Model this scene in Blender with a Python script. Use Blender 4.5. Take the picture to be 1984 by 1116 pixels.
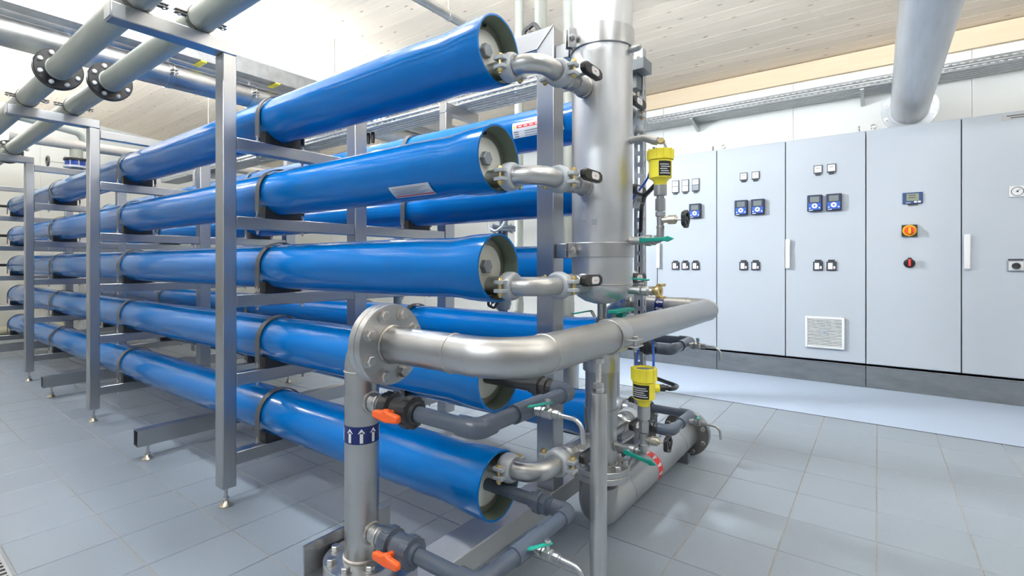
import bpy, math, random
from mathutils import Vector, Matrix
random.seed(7)
sc = bpy.context.scene
COL = sc.collection
for o in list(bpy.data.objects):
    bpy.data.objects.remove(o, do_unlink=True)
PI = math.pi

# ---------------------------------------------------------------- camera
CAM_F, CAM_YAW, CAM_H = 967.07, 0.6536, 1.0578
cd = bpy.data.cameras.new('camera')
cam = bpy.data.objects.new('camera', cd); COL.objects.link(cam)
cd.sensor_fit = 'HORIZONTAL'; cd.sensor_width = 36.0
cd.lens = 36.0 * CAM_F / 1984.0
cd.shift_x = (992 - 961.66) / 1984.0
cd.shift_y = (511.64 - 558) / 1984.0
cd.clip_start = 0.05
cam.location = (0, 0, CAM_H)
cam.rotation_euler = (PI / 2, 0, CAM_YAW)
sc.camera = cam

# ---------------------------------------------------------------- light and exposure
w = bpy.data.worlds.new('room_air'); sc.world = w; w.use_nodes = True
w.node_tree.nodes['Background'].inputs[0].default_value = (0.9, 0.95, 1.0, 1)
w.node_tree.nodes['Background'].inputs[1].default_value = 0.25
sc.view_settings.view_transform = 'Standard'
sc.view_settings.look = 'None'
sc.view_settings.gamma = 1.0
sc.view_settings.use_curve_mapping = False
sc.view_settings.exposure = 0.36
LAMP_POWER = 130.0
LAMP_COLOR = (0.90, 0.955, 1.0)
# suspended luminaires: (x, y, z, kind); 'up' = tube in a white trough, added unseen to brighten the ceiling,
# 'open' = bare tube. The one behind the camera is added fill. None is in view.
LAMPS = [(-1.85, 1.80, 2.80, 'up'), (0.55, 2.60, 2.78, 'up2'), (2.5, 2.60, 2.55, 'up2'), (-5.0, 0.0, 2.90, 'up'),
         (-2.35, 0.95, 3.36, 'down'), (1.0, 0.60, 3.15, 'open'), (-6.4, 0.20, 3.20, 'open'), (-5.5, 2.60, 2.50, 'up'),  # the trough here is added out of sight to lift the far ceiling
         (-3.66, 2.76, 2.50, 'flood'), (-8.6, 0.2, 2.60, 'up'), (-1.2, -1.3, 3.25, 'open')]  # far-left trough and the tube behind the camera are added fill
FLOOD_POWER = 1050.0
DOWN_POWER = 200.0
UP_POWER = 235.0
UP2_POWER = 190.0

# ---------------------------------------------------------------- mesh helpers
def V(*a): return Vector(a)
X1, Y1, Z1 = V(1, 0, 0), V(0, 1, 0), V(0, 0, 1)
def frame(ax):
    ax = Vector(ax).normalized()
    up = Z1 if abs(ax.z) < 0.9 else X1
    u = up.cross(ax).normalized(); v = ax.cross(u).normalized()
    return ax, u, v

ORG = {}
class MB:
    def __init__(s): s.v = []; s.f = []
    def add(s, vs, fs):
        b = len(s.v); s.v += [Vector(p) for p in vs]; s.f += [[i + b for i in f] for f in fs]; return s
    def box(s, x0, x1, y0, y1, z0, z1):
        return s.add([(x0,y0,z0),(x1,y0,z0),(x1,y1,z0),(x0,y1,z0),(x0,y0,z1),(x1,y0,z1),(x1,y1,z1),(x0,y1,z1)],
                     [(3,2,1,0),(4,5,6,7),(0,1,5,4),(1,2,6,5),(2,3,7,6),(3,0,4,7)])
    def cbox(s, c, d):
        return s.box(c[0]-d[0]/2, c[0]+d[0]/2, c[1]-d[1]/2, c[1]+d[1]/2, c[2]-d[2]/2, c[2]+d[2]/2)
    def obox(s, c, a, b, n, da, db, dn):
        c = Vector(c); a = Vector(a)*da/2; b = Vector(b)*db/2; n = Vector(n)*dn/2
        return s.add([c-a-b-n, c+a-b-n, c+a+b-n, c-a+b-n, c-a-b+n, c+a-b+n, c+a+b+n, c-a+b+n],
                     [(3,2,1,0),(4,5,6,7),(0,1,5,4),(1,2,6,5),(2,3,7,6),(3,0,4,7)])
    def prism(s, poly, o, u, v, w, d):
        o = Vector(o); u = Vector(u); v = Vector(v); w = Vector(w); n = len(poly)
        vs = [o + u*p + v*q for p, q in poly] + [o + u*p + v*q + w*d for p, q in poly]
        fs = [list(range(n))[::-1], list(range(n, 2*n))] + [(i, (i+1) % n, (i+1) % n + n, i + n) for i in range(n)]
        return s.add(vs, fs)
    def lathe(s, prof, o, ax, n=24, a0=0.0, a1=2*PI):
        o = Vector(o); ax, u, v = frame(ax)
        full = abs(a1 - a0 - 2*PI) < 1e-6
        m = n if full else n + 1
        rings = []; vs = []; fs = []
        for t, r in prof:
            if r <= 1e-7:
                rings.append([len(vs)]); vs.append(o + ax*t)
            else:
                rings.append(list(range(len(vs), len(vs)+m)))
                for i in range(m):
                    a = a0 + (a1 - a0)*i/n
                    vs.append(o + ax*t + (u*math.cos(a) + v*math.sin(a))*r)
        for A, B in zip(rings, rings[1:]):
            k = n
            for i in range(k):
                j = (i+1) % m
                if len(A) == 1 and len(B) == 1: continue
                if len(A) == 1: fs.append((A[0], B[j], B[i]))
                elif len(B) == 1: fs.append((A[i], A[j], B[0]))
                else: fs.append((A[i], A[j], B[j], B[i]))
        return s.add(vs, fs)
    def cyl(s, p0, p1, r0, r1=None, n=20):
        p0 = Vector(p0); p1 = Vector(p1); L = (p1-p0).length; r1 = r0 if r1 is None else r1
        return s.lathe([(0,0),(0,r0),(L,r1),(L,0)], p0, p1-p0, n)
    def ring(s, o, ax, t0, t1, ri, ro, n=32):
        return s.lathe([(t0,ri),(t0,ro),(t1,ro),(t1,ri),(t0,ri)], o, ax, n)
    def torus(s, o, ax, R, r, n=28, m=8):
        return s.lathe([(r*math.cos(2*PI*i/m), R + r*math.sin(2*PI*i/m)) for i in range(m+1)], o, ax, n)
    def sphere(s, o, r, ax=(0,0,1), n=16, m=8, sx=1.0):
        return s.lathe([(-r*sx*math.cos(PI*i/m), r*math.sin(PI*i/m)) for i in range(m+1)], o, ax, n)
    def hexa(s, o, ax, r, h, t0=0.0):
        return s.lathe([(t0,0),(t0,r),(t0+h*0.85,r),(t0+h,r*0.86),(t0+h,0)], o, ax, 6)
    def tube(s, path, r, n=16, R=0.0, seg=8, cap=True, r_in=None):
        pts = fillet(path, R, seg)
        T = []
        for i in range(len(pts)):
            a = pts[i] - pts[i-1] if i else pts[1] - pts[0]
            b = pts[i+1] - pts[i] if i < len(pts)-1 else a
            T.append((a.normalized() + b.normalized()).normalized())
        _, u, v = frame(T[0])
        rings = []
        vs = []
        for p, t in zip(pts, T):
            u = (u - t*u.dot(t)).normalized(); v = t.cross(u)
            rings.append(len(vs))
            vs += [p + (u*math.cos(2*PI*i/n) + v*math.sin(2*PI*i/n))*r for i in range(n)]
        fs = [(a+i, a+(i+1) % n, b+(i+1) % n, b+i) for a, b in zip(rings, rings[1:]) for i in range(n)]
        if cap:
            fs.append(list(range(n))[::-1]); fs.append([rings[-1]+i for i in range(n)])
        return s.add(vs, fs)
    def build(s, name, mat, parent=None, bevel=0.0, label=None, kind=None, sharp=38, seg=2, org=None):
        if org is None:
            if parent is not None: org = ORG[parent.name]
            else:
                xs = [p.x for p in s.v]; ys = [p.y for p in s.v]; zs = [p.z for p in s.v]
                org = V((min(xs)+max(xs))/2, (min(ys)+max(ys))/2, min(zs))
        me = bpy.data.meshes.new(name)
        me.from_pydata([tuple(p - org) for p in s.v], [], [tuple(f) for f in s.f])
        me.validate()
        me.polygons.foreach_set('use_smooth', [True]*len(me.polygons))
        me.set_sharp_from_angle(angle=math.radians(sharp))
        me.materials.append(mat)
        o = bpy.data.objects.new(name, me); COL.objects.link(o)
        if parent is not None: o.parent = parent
        else: o.location = org
        ORG[o.name] = org
        if bevel:
            b = o.modifiers.new('edge', 'BEVEL'); b.width = bevel; b.segments = seg; b.limit_method = 'ANGLE'; b.angle_limit = math.radians(40)
        if label: o['label'] = label
        if kind: o['kind'] = kind
        return o

def fillet(path, R, seg):
    P = [Vector(p) for p in path]
    if R <= 0 or len(P) < 3: return P
    out = [P[0]]
    for a, b, c in zip(P, P[1:], P[2:]):
        d1 = (a-b).normalized(); d2 = (c-b).normalized()
        ang = d1.angle(d2)
        if ang > PI - 0.02: out.append(b); continue
        t = min(R / math.tan(ang/2), (a-b).length*0.98, (c-b).length*0.98)
        r = t*math.tan(ang/2)
        p1 = b + d1*t; p2 = b + d2*t
        cen = b + (d1+d2).normalized()*(r/math.sin(ang/2))
        e1 = p1-cen; e2 = p2-cen; th = e1.angle(e2)
        for i in range(seg+1):
            f = i/seg
            out.append(cen + (e1*math.sin((1-f)*th) + e2*math.sin(f*th))/math.sin(th))
    out.append(P[-1])
    return out

def tag(o, label, cat, group=None, kind=None):
    o['label'] = label; o['category'] = cat
    if group: o['group'] = group
    if kind: o['kind'] = kind
    return o
def thing(name, label, cat, loc, group=None):
    o = bpy.data.objects.new(name, None); COL.objects.link(o)
    o.empty_display_size = 0.05
    o.location = loc; ORG[o.name] = Vector(loc)
    return tag(o, label, cat, group)
def struct(o):
    o['kind'] = 'structure'; return o
def box(x0,x1,y0,y1,z0,z1): return MB().box(x0,x1,y0,y1,z0,z1)

# ---------------------------------------------------------------- materials
MATS = {}
def M(name, col, rough=0.4, metal=0.0, coat=0.0, var=0.0, scale=8.0, stretch=(1,1,1), rvar=0.0, bump=0.0, emit=0.0, rnd=0.0, spec=None, trans=0.0):
    if name in MATS: return MATS[name]
    m = bpy.data.materials.new(name); m.use_nodes = True; nt = m.node_tree
    b = nt.nodes['Principled BSDF']; L = nt.links.new
    c = (col[0], col[1], col[2], 1)
    b.inputs['Base Color'].default_value = c
    b.inputs['Roughness'].default_value = rough
    b.inputs['Metallic'].default_value = metal
    b.inputs['Coat Weight'].default_value = coat
    b.inputs['Coat Roughness'].default_value = 0.06
    if spec is not None: b.inputs['Specular IOR Level'].default_value = spec
    if trans: b.inputs['Transmission Weight'].default_value = trans
    if emit:
        b.inputs['Emission Color'].default_value = c; b.inputs['Emission Strength'].default_value = emit
    if var or rvar or bump or rnd:
        tc = nt.nodes.new('ShaderNodeTexCoord'); mp = nt.nodes.new('ShaderNodeMapping'); no = nt.nodes.new('ShaderNodeTexNoise')
        mp.inputs['Scale'].default_value = stretch
        no.inputs['Scale'].default_value = scale; no.inputs['Detail'].default_value = 4; no.inputs['Roughness'].default_value = 0.6
        oi = nt.nodes.new('ShaderNodeObjectInfo')
        off = nt.nodes.new('ShaderNodeVectorMath'); off.operation = 'ADD'
        cmb = nt.nodes.new('ShaderNodeMath'); cmb.operation = 'MULTIPLY'; cmb.inputs[1].default_value = 40.0
        L(oi.outputs['Random'], cmb.inputs[0])
        L(tc.outputs['Object'], off.inputs[0]); L(cmb.outputs[0], off.inputs[1])
        L(off.outputs[0], mp.inputs['Vector']); L(mp.outputs[0], no.inputs['Vector'])
        if var or rnd:
            mr = nt.nodes.new('ShaderNodeMapRange')
            mr.inputs['From Min'].default_value = 0.3; mr.inputs['From Max'].default_value = 0.7
            mr.inputs['To Min'].default_value = 1-var; mr.inputs['To Max'].default_value = 1+var
            L(no.outputs['Fac'], mr.inputs['Value'])
            val = mr.outputs[0]
            if rnd:
                r2 = nt.nodes.new('ShaderNodeMapRange'); r2.inputs['To Min'].default_value = 1-rnd; r2.inputs['To Max'].default_value = 1+rnd
                L(oi.outputs['Random'], r2.inputs['Value'])
                mu = nt.nodes.new('ShaderNodeMath'); mu.operation = 'MULTIPLY'
                L(val, mu.inputs[0]); L(r2.outputs[0], mu.inputs[1]); val = mu.outputs[0]
            vm = nt.nodes.new('ShaderNodeVectorMath'); vm.operation = 'SCALE'
            vm.inputs[0].default_value = col[:3]
            L(val, vm.inputs['Scale']); L(vm.outputs[0], b.inputs['Base Color'])
        if rvar:
            r3 = nt.nodes.new('ShaderNodeMapRange')
            r3.inputs['From Min'].default_value = 0.3; r3.inputs['From Max'].default_value = 0.7
            r3.inputs['To Min'].default_value = max(0.02, rough-rvar); r3.inputs['To Max'].default_value = rough+rvar
            L(no.outputs['Fac'], r3.inputs['Value']); L(r3.outputs[0], b.inputs['Roughness'])
        if bump:
            bp = nt.nodes.new('ShaderNodeBump'); bp.inputs['Strength'].default_value = bump; bp.inputs['Distance'].default_value = 0.002
            L(no.outputs['Fac'], bp.inputs['Height']); L(bp.outputs[0], b.inputs['Normal'])
    MATS[name] = m
    return m

def wood_mat(name, light, dark, tone):
    m = bpy.data.materials.new(name); m.use_nodes = True; nt = m.node_tree; L = nt.links.new; N = nt.nodes.new
    b = nt.nodes['Principled BSDF']; b.inputs['Roughness'].default_value = 0.65
    tc = N('ShaderNodeTexCoord'); oi = N('ShaderNodeObjectInfo')
    mu = N('ShaderNodeMath'); mu.operation = 'MULTIPLY'; mu.inputs[1].default_value = 37.0; L(oi.outputs['Random'], mu.inputs[0])
    ad = N('ShaderNodeVectorMath'); L(tc.outputs['Object'], ad.inputs[0]); L(mu.outputs[0], ad.inputs[1])
    mp = N('ShaderNodeMapping'); mp.inputs['Scale'].default_value = (0.7, 14, 14); L(ad.outputs[0], mp.inputs['Vector'])
    no = N('ShaderNodeTexNoise'); no.inputs['Scale'].default_value = 2.2; no.inputs['Detail'].default_value = 5; no.inputs['Distortion'].default_value = 0.8
    L(mp.outputs[0], no.inputs['Vector'])
    cr = N('ShaderNodeValToRGB'); cr.color_ramp.elements[0].position = 0.3; cr.color_ramp.elements[1].position = 0.7
    cr.color_ramp.elements[0].color = (*dark, 1); cr.color_ramp.elements[1].color = (*light, 1)
    L(no.outputs['Fac'], cr.inputs['Fac'])
    # knots: small dark spots, elongated along the grain
    mk = N('ShaderNodeMapping'); mk.inputs['Scale'].default_value = (1.5, 4.2, 1); L(ad.outputs[0], mk.inputs['Vector'])
    vo = N('ShaderNodeTexVoronoi'); vo.voronoi_dimensions = '2D'; vo.inputs['Scale'].default_value = 1.4; L(mk.outputs[0], vo.inputs['Vector'])
    kr = N('ShaderNodeValToRGB'); kr.color_ramp.elements[0].position = 0.02; kr.color_ramp.elements[1].position = 0.06
    kr.color_ramp.elements[0].color = (0.8, 0.8, 0.8, 1); kr.color_ramp.elements[1].color = (0, 0, 0, 1)
    L(vo.outputs['Distance'], kr.inputs['Fac'])
    mx = N('ShaderNodeMix'); mx.data_type = 'RGBA'; mx.inputs['B'].default_value = (*tone, 1)
    L(kr.outputs[0], mx.inputs['Factor']); L(cr.outputs[0], mx.inputs['A'])
    rr = N('ShaderNodeMapRange'); rr.inputs['To Min'].default_value = 0.94; rr.inputs['To Max'].default_value = 1.05; L(oi.outputs['Random'], rr.inputs['Value'])
    vs = N('ShaderNodeVectorMath'); vs.operation = 'SCALE'; L(mx.outputs['Result'], vs.inputs[0]); L(rr.outputs[0], vs.inputs['Scale'])
    L(vs.outputs[0], b.inputs['Base Color'])
    return m

steel_post = M('brushed_stainless', (0.45, 0.46, 0.48), 0.33, 1.0, var=0.025, scale=6, stretch=(22, 22, 0.5), rvar=0.015)
steel_bar = M('brushed_stainless_bar', (0.45, 0.46, 0.48), 0.33, 1.0, var=0.025, scale=6, stretch=(22, 0.5, 22), rvar=0.015)
steel_pipe = M('pickled_stainless', (0.47, 0.475, 0.48), 0.36, 1.0, var=0.10, scale=7, rvar=0.08)
steel_bright = M('bright_stainless', (0.56, 0.565, 0.57), 0.33, 1.0, var=0.05, scale=12, rvar=0.05)
steel_bolt = M('bolt_steel', (0.62, 0.61, 0.60), 0.30, 1.0, var=0.08, scale=40)
stand_steel = M('standpipe_steel', (0.66, 0.67, 0.69), 0.42, 1.0, var=0.06, scale=6, rvar=0.05)
weld_steel = M('weld_bead_steel', (0.52, 0.50, 0.47), 0.42, 1.0, var=0.22, scale=60)
galv = M('galvanised_sheet', (0.45, 0.47, 0.49), 0.45, 0.85, var=0.16, scale=16, rvar=0.1)
galv_dark = M('plinth_steel', (0.21, 0.23, 0.25), 0.45, 0.7, var=0.14, scale=7, stretch=(1, 1, 3), rvar=0.1)
cast = M('cast_coupling_grey', (0.50, 0.53, 0.56), 0.42, 0.35, var=0.06, scale=40, bump=0.1)
brass = M('brass_bolt', (0.72, 0.55, 0.25), 0.3, 1.0, var=0.12, scale=50)
blue = M('blue_gloss_shell', (0.0, 0.14, 0.46), 0.14, 0.0, spec=0.35, var=0.07, scale=5, stretch=(0.3, 3, 3))
olive = M('olive_liner', (0.13, 0.17, 0.13), 0.4, var=0.12, scale=20)
plate_white = M('cream_end_plate', (0.76, 0.76, 0.70), 0.4, var=0.03)
plate_metal = M('retainer_metal', (0.50, 0.49, 0.44), 0.35, 1.0, var=0.1, scale=30)
hexgrey = M('grey_plug', (0.26, 0.29, 0.33), 0.4)
rubber = M('black_rubber', (0.018, 0.018, 0.02), 0.55)
strapm = M('grey_strap', (0.10, 0.105, 0.115), 0.45, 0.0)
pvc = M('dark_grey_pvc', (0.085, 0.108, 0.150), 0.25, var=0.04)
pvc_black = M('black_pvc', (0.030, 0.032, 0.036), 0.35)
pvc_light = M('light_grey_pvc', (0.36, 0.38, 0.34), 0.38, var=0.03)
flange_black = M('black_flange', (0.008, 0.009, 0.012), 0.35)
orange = M('orange_handle', (0.95, 0.13, 0.015), 0.4)
green = M('green_handle', (0.0, 0.26, 0.20), 0.4)
green_lt = M('green_enamel', (0.0, 0.34, 0.25), 0.35)
yellow = M('yellow_housing', (0.95, 0.82, 0.06), 0.35)
blackp = M('black_plastic', (0.014, 0.014, 0.016), 0.4)
white_label = M('white_label', (0.82, 0.82, 0.82), 0.5)
red_print = M('red_print', (0.75, 0.03, 0.03), 0.5)
pink_print = M('pink_print', (0.75, 0.22, 0.28), 0.5)
navy = M('navy_band', (0.003, 0.014, 0.13), 0.4)
blue_part = M('blue_enamel', (0.01, 0.05, 0.30), 0.35)
blue_hose = M('blue_hose', (0.02, 0.12, 0.62), 0.35)
ink = M('dark_print', (0.05, 0.05, 0.055), 0.6)
cab_paint = M('cabinet_paint', (0.47, 0.515, 0.57), 0.42, var=0.01, scale=3)
cab_gap = M('cabinet_gap', (0.02, 0.02, 0.022), 0.6)
grey_plastic = M('light_plastic', (0.66, 0.68, 0.70), 0.4)
dark_frame = M('dark_frame', (0.035, 0.038, 0.05), 0.4)
ctrl_navy = M('controller_navy', (0.012, 0.020, 0.06), 0.35)
ctrl_blue = M('controller_blue', (0.02, 0.10, 0.48), 0.35)
lcd = M('lcd_screen', (0.16, 0.19, 0.19), 0.25)
wall_grey = M('wall_concrete_grey', (0.34, 0.35, 0.36), 0.7, var=0.05, scale=3)
wall_white = M('wall_panel_white', (0.78, 0.78, 0.74), 0.5, var=0.01, scale=2)
tile_m = M('grey_floor_tile', (0.25, 0.29, 0.335), 0.42, var=0.10, scale=420, rnd=0.03, rvar=0.05)
grout_m = M('floor_grout', (0.36, 0.32, 0.27), 0.8, var=0.12, scale=30)
mat_blue = M('pale_blue_mat', (0.42, 0.50, 0.63), 0.38, var=0.02, scale=2)
wood = wood_mat('spruce_ceiling', (0.86, 0.755, 0.625), (0.80, 0.685, 0.55), (0.33, 0.20, 0.11))
wood_trim = wood_mat('spruce_trim', (0.72, 0.59, 0.42), (0.67, 0.53, 0.36), (0.40, 0.22, 0.10))
tube_glow = M('lamp_tube', LAMP_COLOR, 0.5, emit=LAMP_POWER)
flood_glow = M('flood_glow', LAMP_COLOR, 0.5, emit=FLOOD_POWER)
down_glow = M('down_glow', LAMP_COLOR, 0.5, emit=DOWN_POWER)
up_glow2 = M('uplight_tube_dim', LAMP_COLOR, 0.5, emit=UP2_POWER)
up_glow = M('uplight_tube', LAMP_COLOR, 0.5, emit=UP_POWER)  # glow of the added ceiling fill lights

# ================================================================ THE ROOM
RX0, RX1, RY0, RY1 = -10.3, 3.6, -2.8, 5.9
def ceil_z(y): return 3.08 + 0.085*(RY1 - y)
YC = 5.304          # front face of the cabinet doors
MATY = 4.132        # edge of the mat in front of the cabinets

floor = struct(box(RX0, RX1, RY0, RY1, -0.12, -0.003).build('floor', grout_m))
floor['label'] = 'light grey tiled floor with thin joints'
TP = 0.2905
def cam_project(p):
    F = V(-math.sin(CAM_YAW), math.cos(CAM_YAW), 0); R = V(math.cos(CAM_YAW), math.sin(CAM_YAW), 0)
    q = Vector(p) - V(0, 0, CAM_H); d = q.dot(F)
    if d < 0.1: return None
    return 961.66 + CAM_F*q.dot(R)/d, 511.64 - CAM_F*q.z/d
tiles = []
j = 0
while MATY - (j+1)*TP > RY0:
    y1 = MATY - j*TP; y0 = y1 - TP; j += 1
    i = -36
    while i < 13:
        x0 = -0.007 + i*TP; x1 = x0 + TP; i += 1
        if x0 < RX0 or x1 > RX1: continue
        P4 = [cam_project((x, y, 0)) for x, y in ((x0,y0),(x1,y0),(x1,y1),(x0,y1))]
        area = 0.0
        if all(P4):
            cx = sum(p[0] for p in P4)/4; cy = sum(p[1] for p in P4)/4
            if -60 < cx < 2044 and -60 < cy < 1180:
                area = abs(sum(P4[a][0]*P4[(a+1) % 4][1] - P4[(a+1) % 4][0]*P4[a][1] for a in range(4)))/2
        tiles.append((area, x0, y0))
tiles.sort(reverse=True)
g = 0.0017
tm = MB(); b = 0.0015
def tile_geo(mb, x0, y0):
    x1 = x0+TP-g; y1 = y0+TP-g; x0 += g; y0 += g
    vs = [(x0,y0,-0.003),(x1,y0,-0.003),(x1,y1,-0.003),(x0,y1,-0.003),(x0,y0,-b),(x1,y0,-b),(x1,y1,-b),(x0,y1,-b),
          (x0+b,y0+b,0),(x1-b,y0+b,0),(x1-b,y1-b,0),(x0+b,y1-b,0)]
    fs = [(8,9,10,11)] + [(i, (i+1) % 4, (i+1) % 4+4, i+4) for i in range(4)] + [(i+4, (i+1) % 4+4, (i+1) % 4+8, i+8) for i in range(4)]
    mb.add(vs, fs)
tile_geo(tm, 0, 0)
t0 = tm.build('floor_tile', tile_m, floor, sharp=20, org=V(TP/2, TP/2, 0))
fo = ORG['floor']
for n, (a, x0, y0) in enumerate(tiles[:300]):
    o = t0 if n == 0 else t0.copy()
    if n: COL.objects.link(o); o.parent = floor
    o.location = V(x0+TP/2, y0+TP/2, 0.0) - fo
rest = MB()
for a, x0, y0 in tiles[300:]: tile_geo(rest, x0, y0)
rest.build('floor_tile_field', tile_m, floor, sharp=20, kind='stuff')

mat_o = MB().box(-6.4, RX1, MATY+0.004, RY1, -0.003, 0.004).build('floor_mat', mat_blue, bevel=0.002)
tag(mat_o, 'pale blue smooth floor covering in front of the control cabinets', 'floor mat')
MB().box(-6.4, RX1, MATY-0.002, MATY+0.0038, -0.003, 0.002).build('edge_joint', cab_gap, mat_o)
# floor beyond the mat, far left
fb = MB().box(RX0, -6.404, MATY+0.004, RY1, -0.003, 0.0).build('floor_screed', tile_m, floor)

# slot drain along the lower left corner
dr = thing('floor_drain', 'narrow slotted steel drain channel set into the tiles at the left corner', 'drain', (-2.9, 0.29, 0))
DY0, DY1 = 0.20, 0.345
box(-3.6, -2.0, DY0, DY0+0.008, -0.002, 0.004).build('drain_edge', steel_bar, dr)
box(-3.6, -2.0, DY1-0.008, DY1, -0.002, 0.004).build('drain_edge', steel_bar, dr)
box(-3.6, -2.0, DY0+0.008, DY1-0.008, -0.002, 0.0012).build('drain_pit', cab_gap, dr)
for k in range(52):
    xx = -3.585 + k*0.03
    box(xx, xx+0.012, DY0+0.008, DY1-0.008, 0.0012, 0.004).build('grate_bar', steel_bar, dr)

# ceiling of spruce boards running along the room
ce = MB()
ce.add([(RX0,RY0,ceil_z(RY0)+0.03),(RX1,RY0,ceil_z(RY0)+0.03),(RX1,RY1,ceil_z(RY1)+0.03),(RX0,RY1,ceil_z(RY1)+0.03),
        (RX0,RY0,ceil_z(RY0)+0.2),(RX1,RY0,ceil_z(RY0)+0.2),(RX1,RY1,ceil_z(RY1)+0.2),(RX0,RY1,ceil_z(RY1)+0.2)],
       [(0,1,2,3),(7,6,5,4),(0,4,5,1),(1,5,6,2),(2,6,7,3),(3,7,4,0)])
ceiling = struct(ce.build('ceiling', wood)); ceiling['label'] = 'pale spruce board ceiling with small knots'
BW = 0.125
yy = RY1
k = 0
while yy - BW > RY0:
    y0 = yy - BW + 0.0008; y1 = yy - 0.0008
    jit = 0.0006*((k*7) % 3)
    za, zb = ceil_z(y0)+jit, ceil_z(y1)+jit
    c = 0.001
    pm = MB().prism([(y0+c, za), (y1-c, zb), (y1, zb+c), (y1, zb+0.03), (y0, za+0.03), (y0, za+c)], (RX0, 0, 0), Y1, Z1, X1, RX1-RX0)
    pm.build('ceiling_board', wood, ceiling, sharp=20)
    yy -= BW; k += 1

def wall(name, x0, x1, y0, y1, z1, m=None):
    o = struct(box(x0, x1, y0, y1, -0.1, z1).build(name, m or wall_white)); o['label'] = 'white insulated panel wall' if m is None else 'grey concrete wall'; return o
wb = wall('wall_back', RX0-0.15, RX1+0.15, RY1+0.004, RY1+0.15, 3.4)
wl = wall('wall_left', RX0-0.15, RX0, RY0, RY1+0.15, 4.0)
wr = wall('wall_right', RX1, RX1+0.15, RY0, RY1+0.15, 4.0, wall_grey)
wf = wall('wall_front', RX0, RX1, RY0-0.15, RY0, 4.0, wall_grey)
# panels of the back wall
xs = [RX0] + [0.637 - 1.33*k for k in range(8, -3, -1) if RX0 < 0.637-1.33*k < RX1] + [RX1]
for a, b2 in zip(xs, xs[1:]):
    box(a+0.0015, b2-0.0015, RY1-0.006, RY1+0.004, 0.0, 2.90).build('wall_panel', wall_white, wb, bevel=0.0015)
xs = [RY0 + 1.16*k for k in range(8)] + [RY1]
for a, b2 in zip(xs, xs[1:]):
    box(RX0, RX0+0.008, a+0.0015, b2-0.0015, 0.0, 3.2).build('wall_panel', wall_white, wl, bevel=0.0015)
tr = struct(box(RX0, RX1, RY1-0.05, RY1+0.003, 2.90, 3.075).build('trim_1', wood_trim)); tr['label'] = 'warm yellow spruce ledger board under the ceiling'
tr2 = struct(box(RX0+0.009, RX0+0.02, RY0, RY1, 0.0, 0.08).build('baseboard_left', galv)); tr2['label'] = 'grey base rail along the far wall'

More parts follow.
